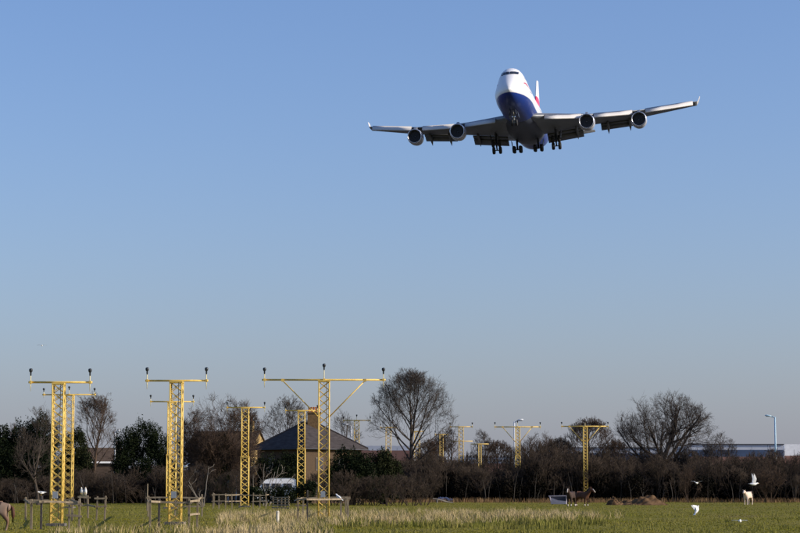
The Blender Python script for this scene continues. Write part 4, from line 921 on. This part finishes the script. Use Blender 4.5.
# wings
LEt = [(0, 15.9), (3.2, 19.0), (31.5, 46.4)]; TEt = [(0, 35.2), (3.2, 35.4), (12.5, 37.0), (31.5, 50.2)]
ZW = [(0, -2.5), (3.2, -2.3), (11.7, -1.25), (20.8, .45), (31.5, 3.25)]; TH = [(0, .115), (3.2, .11), (12.5, .08), (31.5, .065)]
AF = [(1, 0), (.85, .022), (.65, .050), (.45, .068), (.25, .070), (.12, .056), (.05, .038), (.015, .020), (0, 0), (.015, -.016), (.05, -.026), (.12, -.034), (.25, -.040), (.45, -.040), (.65, -.026), (.85, -.008)]
def wing_ring(y, s_, c0=0., c1=1.):
    le, te, z, th = (interp(y, q) for q in (LEt, TEt, ZW, TH)); c = te - le; k = th / .11
    return [PV(le + c * u, s_ * y, z + c * v * k - (u - .4) * c * .035) for u, v in AF]
def engine(y, x, z, s_):
    no = MB().lathe([(.05, 1.28), (.35, 1.40), (1.2, 1.47), (2.4, 1.44), (3.6, 1.28), (4.2, 1.16), (4.2, 1.05), (3.0, 1.0)], 36, 'Y', cap=False).build('engine', NAC, plane, True); no.location = PV(x, s_ * y, z)
    MB().lathe([(.9, 1.12), (.4, 1.13), (.12, 1.17), (-.02, 1.24), (-.03, 1.28), (.03, 1.33), (.16, 1.37), (.3, 1.385)], 36, 'Y', cap=False).build('inlet_lip', LIP, no, True)
    MB().lathe([(1.15, .15), (1.15, 1.12), (.85, 1.135), (.85, 1.12)], 32, 'Y').build('fan_disc', DARK, no)
    b = MB()
    for k in range(24):
        a = 2 * math.pi * k / 24; q = []
        for r_, tw, w in ((.28, .25, .05), (.7, .5, .085), (1.1, .8, .11)):
            for sg in (-1, 1):
                aa = a + sg * w / r_; q.append(Vector((r_ * math.cos(aa), 1.02 + sg * .1 * tw, r_ * math.sin(aa))))
        b.add(q, [(0, 1, 3, 2), (2, 3, 5, 4)])
    b.build('fan_blades', BLADE, no, kind='stuff')
    MB().lathe([(.62, .01), (.72, .12), (.95, .27), (1.08, .3)], 20, 'Y').build('spinner', BLADE, no, True)
    MB().lathe([(3.2, .95), (4.4, .85), (5.6, .55), (5.7, .45)], 24, 'Y').build('exhaust_cone', DARK, no, True)
    zt = interp(y, ZW) - z; xl = interp(y, LEt) - x
    def pr(yy, w, zz): return [Vector((-w, yy, zz)), Vector((w, yy, zz))]
    P0 = [(.8, 1.35, .9), (2.4, 1.35, 1.95), (xl + .2, 1.0, zt + .2), (xl + 4.5, zt - .55, zt - .2)]
    MB().loft([[Vector((-.22, yy, a)), Vector((.22, yy, a)), Vector((.2, yy, max(b2, a + .1))), Vector((-.2, yy, max(b2, a + .1)))] for yy, a, b2 in ((.9, 1.2, 1.5), (2.2, 1.2, 2.0), (xl - .2, 1.0, zt + .1), (xl + 1.2, .9, zt - .02), (xl + 4.5, zt - .75, zt - .5))]).build('pylon', WINGM, no)
def slab_between(P, t):       # P: rings of (le point, te point) ; a thin rounded slab
    rings = []
    for le, te in P:
        d = te - le; n = Vector((0, -d.z, d.y)).normalized(); rings.append([le, le + d * .12 + n * t, le + d * .5 + n * t * .9, te, le + d * .5 - n * t * .5, le + d * .12 - n * t * .7])
    return MB().loft(rings)
def flap(y0, y1, s_, chord, defl, dx, dz):
    P = []
    for y in (y0, y1):
        te = interp(y, TEt); z = interp(y, ZW) - (te - interp(y, LEt)) * .021; a = math.radians(defl); c = chord
        le = PV(te + dx, s_ * y, z + dz); P.append((le, le + Vector((0, c * math.cos(a), -c * math.sin(a)))))
    return slab_between(P, .17)
for s_ in (1, -1):
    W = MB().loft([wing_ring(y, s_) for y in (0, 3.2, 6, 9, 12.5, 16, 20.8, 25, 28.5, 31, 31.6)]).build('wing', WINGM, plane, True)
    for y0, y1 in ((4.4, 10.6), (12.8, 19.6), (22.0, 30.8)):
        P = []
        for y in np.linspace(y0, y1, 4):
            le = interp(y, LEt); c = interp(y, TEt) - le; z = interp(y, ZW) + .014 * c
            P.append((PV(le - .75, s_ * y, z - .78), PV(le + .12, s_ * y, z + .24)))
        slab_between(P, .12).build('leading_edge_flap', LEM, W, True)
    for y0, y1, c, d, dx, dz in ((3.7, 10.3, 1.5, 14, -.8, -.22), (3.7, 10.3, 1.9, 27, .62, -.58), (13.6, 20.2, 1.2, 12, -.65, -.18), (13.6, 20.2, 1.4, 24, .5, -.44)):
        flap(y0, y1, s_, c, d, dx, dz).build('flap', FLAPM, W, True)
    for y, c in ((5.6, 5.6), (9.2, 5.2), (14.9, 4.4), (18.9, 4.2)):
        te = interp(y, TEt); z = interp(y, ZW) - .55
        MB().loft([[PV(te + x, s_ * (y + r_ * .8 * math.cos(a)), z + zo + r_ * 1.25 * math.sin(a)) for a in np.linspace(0, 6.283, 11)[:-1]] for x, r_, zo in ((-c * .65, .03, .1), (-c * .45, .26, 0), (-c * .1, .34, -.2), (c * .2, .3, -.7), (c * .42, .05, -1.4))]).build('flap_track_fairing', FLAPM, W, True)
    tl, tt, tz = interp(31.5, LEt), interp(31.5, TEt), interp(31.5, ZW)
    MB().loft([[PV(xa, s_ * y, z), PV((xa * 2 + xb) / 3, s_ * (y + .06), z), PV(xb, s_ * y, z), PV((xa * 2 + xb) / 3, s_ * (y - .06), z)] for xa, xb, y, z in ((tl + .6, tt + .1, 31.5, tz - .05), (tl + 1.5, tt + .6, 31.85, tz + .5), (tl + 2.6, tt + 1.2, 32.2, tz + 1.5))]).build('winglet', LEM, W)
    engine(11.7, 22.6, -3.05, s_); engine(20.8, 31.8, -1.75, s_)
    # tailplane
    T = []
    for y, le, c, z in ((0, 56.5, 9.2, 1.2), (1.5, 57.6, 8.6, 1.4), (11.1, 65.8, 2.6, 2.7)):
        T.append([PV(le + c * u, s_ * y, z + c * v) for u, v in AF])
    MB().loft(T).build('tailplane', WINGM, plane, True)
MB().loft([[PV(le + c * u, v * c * .85, z) for u, v in AF] for z, le, c in ((2.0, 50.5, 17), (3.2, 53.5, 13.2), (8, 59.3, 8.8), (13.4, 65.3, 4.4), (13.7, 65.9, 3.9))]).build('tail_fin', fin_mat(), plane, True)

# undercarriage
tyre = MB().lathe([(-.22, .32), (-.27, .53), (-.2, .66), (0, .70), (.2, .66), (.27, .53), (.22, .32)], 22, 'X'); hubm = MB().lathe([(-.16, .02), (-.17, .3), (.17, .3), (.16, .02)], 16, 'X')
TY = HB = None
def wheel(parent, loc):
    global TY, HB
    if TY is None:
        w = tyre.build('wheel', TYRE, parent, True); TY = w.data; h = hubm.build('hub', HUB, w, True); HB = h.data; w.location = loc; return
    w = part('wheel', TY, parent, loc); part('hub', HB, w)
def bogie(st_, y, ztop, zb, tilt, s_):
    a = math.radians(tilt); c = PV(st_, s_ * y, zb)
    b = MB().tube([(0, -.3, ztop - zb), (0, 0, 0)], [.22, .17], 12).tube([(0, 1.5, ztop - zb), (0, .1, .7)], .09, 8).tube([(s_ * .0, -1.4, ztop - zb + .1), (0, -.1, .8)], .08, 8)
    d = Vector((0, math.cos(a), -math.sin(a))) * .74; b.tube([-d, d], .15, 8)
    for sg in (-1, 1): b.tube([d * sg + Vector((-.7, 0, 0)), d * sg + Vector((.7, 0, 0))], .09, 8)
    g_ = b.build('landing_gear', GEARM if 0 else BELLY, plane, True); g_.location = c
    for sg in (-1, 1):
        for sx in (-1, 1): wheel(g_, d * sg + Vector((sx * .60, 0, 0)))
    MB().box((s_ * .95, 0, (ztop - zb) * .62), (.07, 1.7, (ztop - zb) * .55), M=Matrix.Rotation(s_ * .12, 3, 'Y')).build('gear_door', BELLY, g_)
for s_ in (1, -1):
    bogie(31.2, 5.5, -2.6, -5.1, 50, s_); bogie(34.3, 1.95, -3.6, -5.35, -7, s_)
b = MB().tube([(0, .3, 2.3), (0, 0, .1)], [.16, .11], 12).tube([(0, -1.2, 2.1), (0, 0, 1.1)], .07, 8).tube([(-.5, 0, 0), (.5, 0, 0)], .08, 8).box((0, -.18, 1.0), (.5, .12, .22))
ng = b.build('nose_gear', GEARM, plane, True); ng.location = PV(7.9, 0, -5.0)
for sx in (-1, 1): wheel(ng, (sx * .38, 0, 0)); ng.children[-1].scale = (.8, .82, .82)
for sx in (-1, 1):
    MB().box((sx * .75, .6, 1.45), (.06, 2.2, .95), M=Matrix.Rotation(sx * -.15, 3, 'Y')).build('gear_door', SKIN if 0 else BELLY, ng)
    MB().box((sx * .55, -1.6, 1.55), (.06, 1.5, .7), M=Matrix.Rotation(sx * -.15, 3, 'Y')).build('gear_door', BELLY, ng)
    MB().lathe([(-.05, .02), (-.05, .11), (.05, .12)], 12, 'Y', (sx * .22, -.26, 1.0)).build('taxi_lamp', LIP, ng)
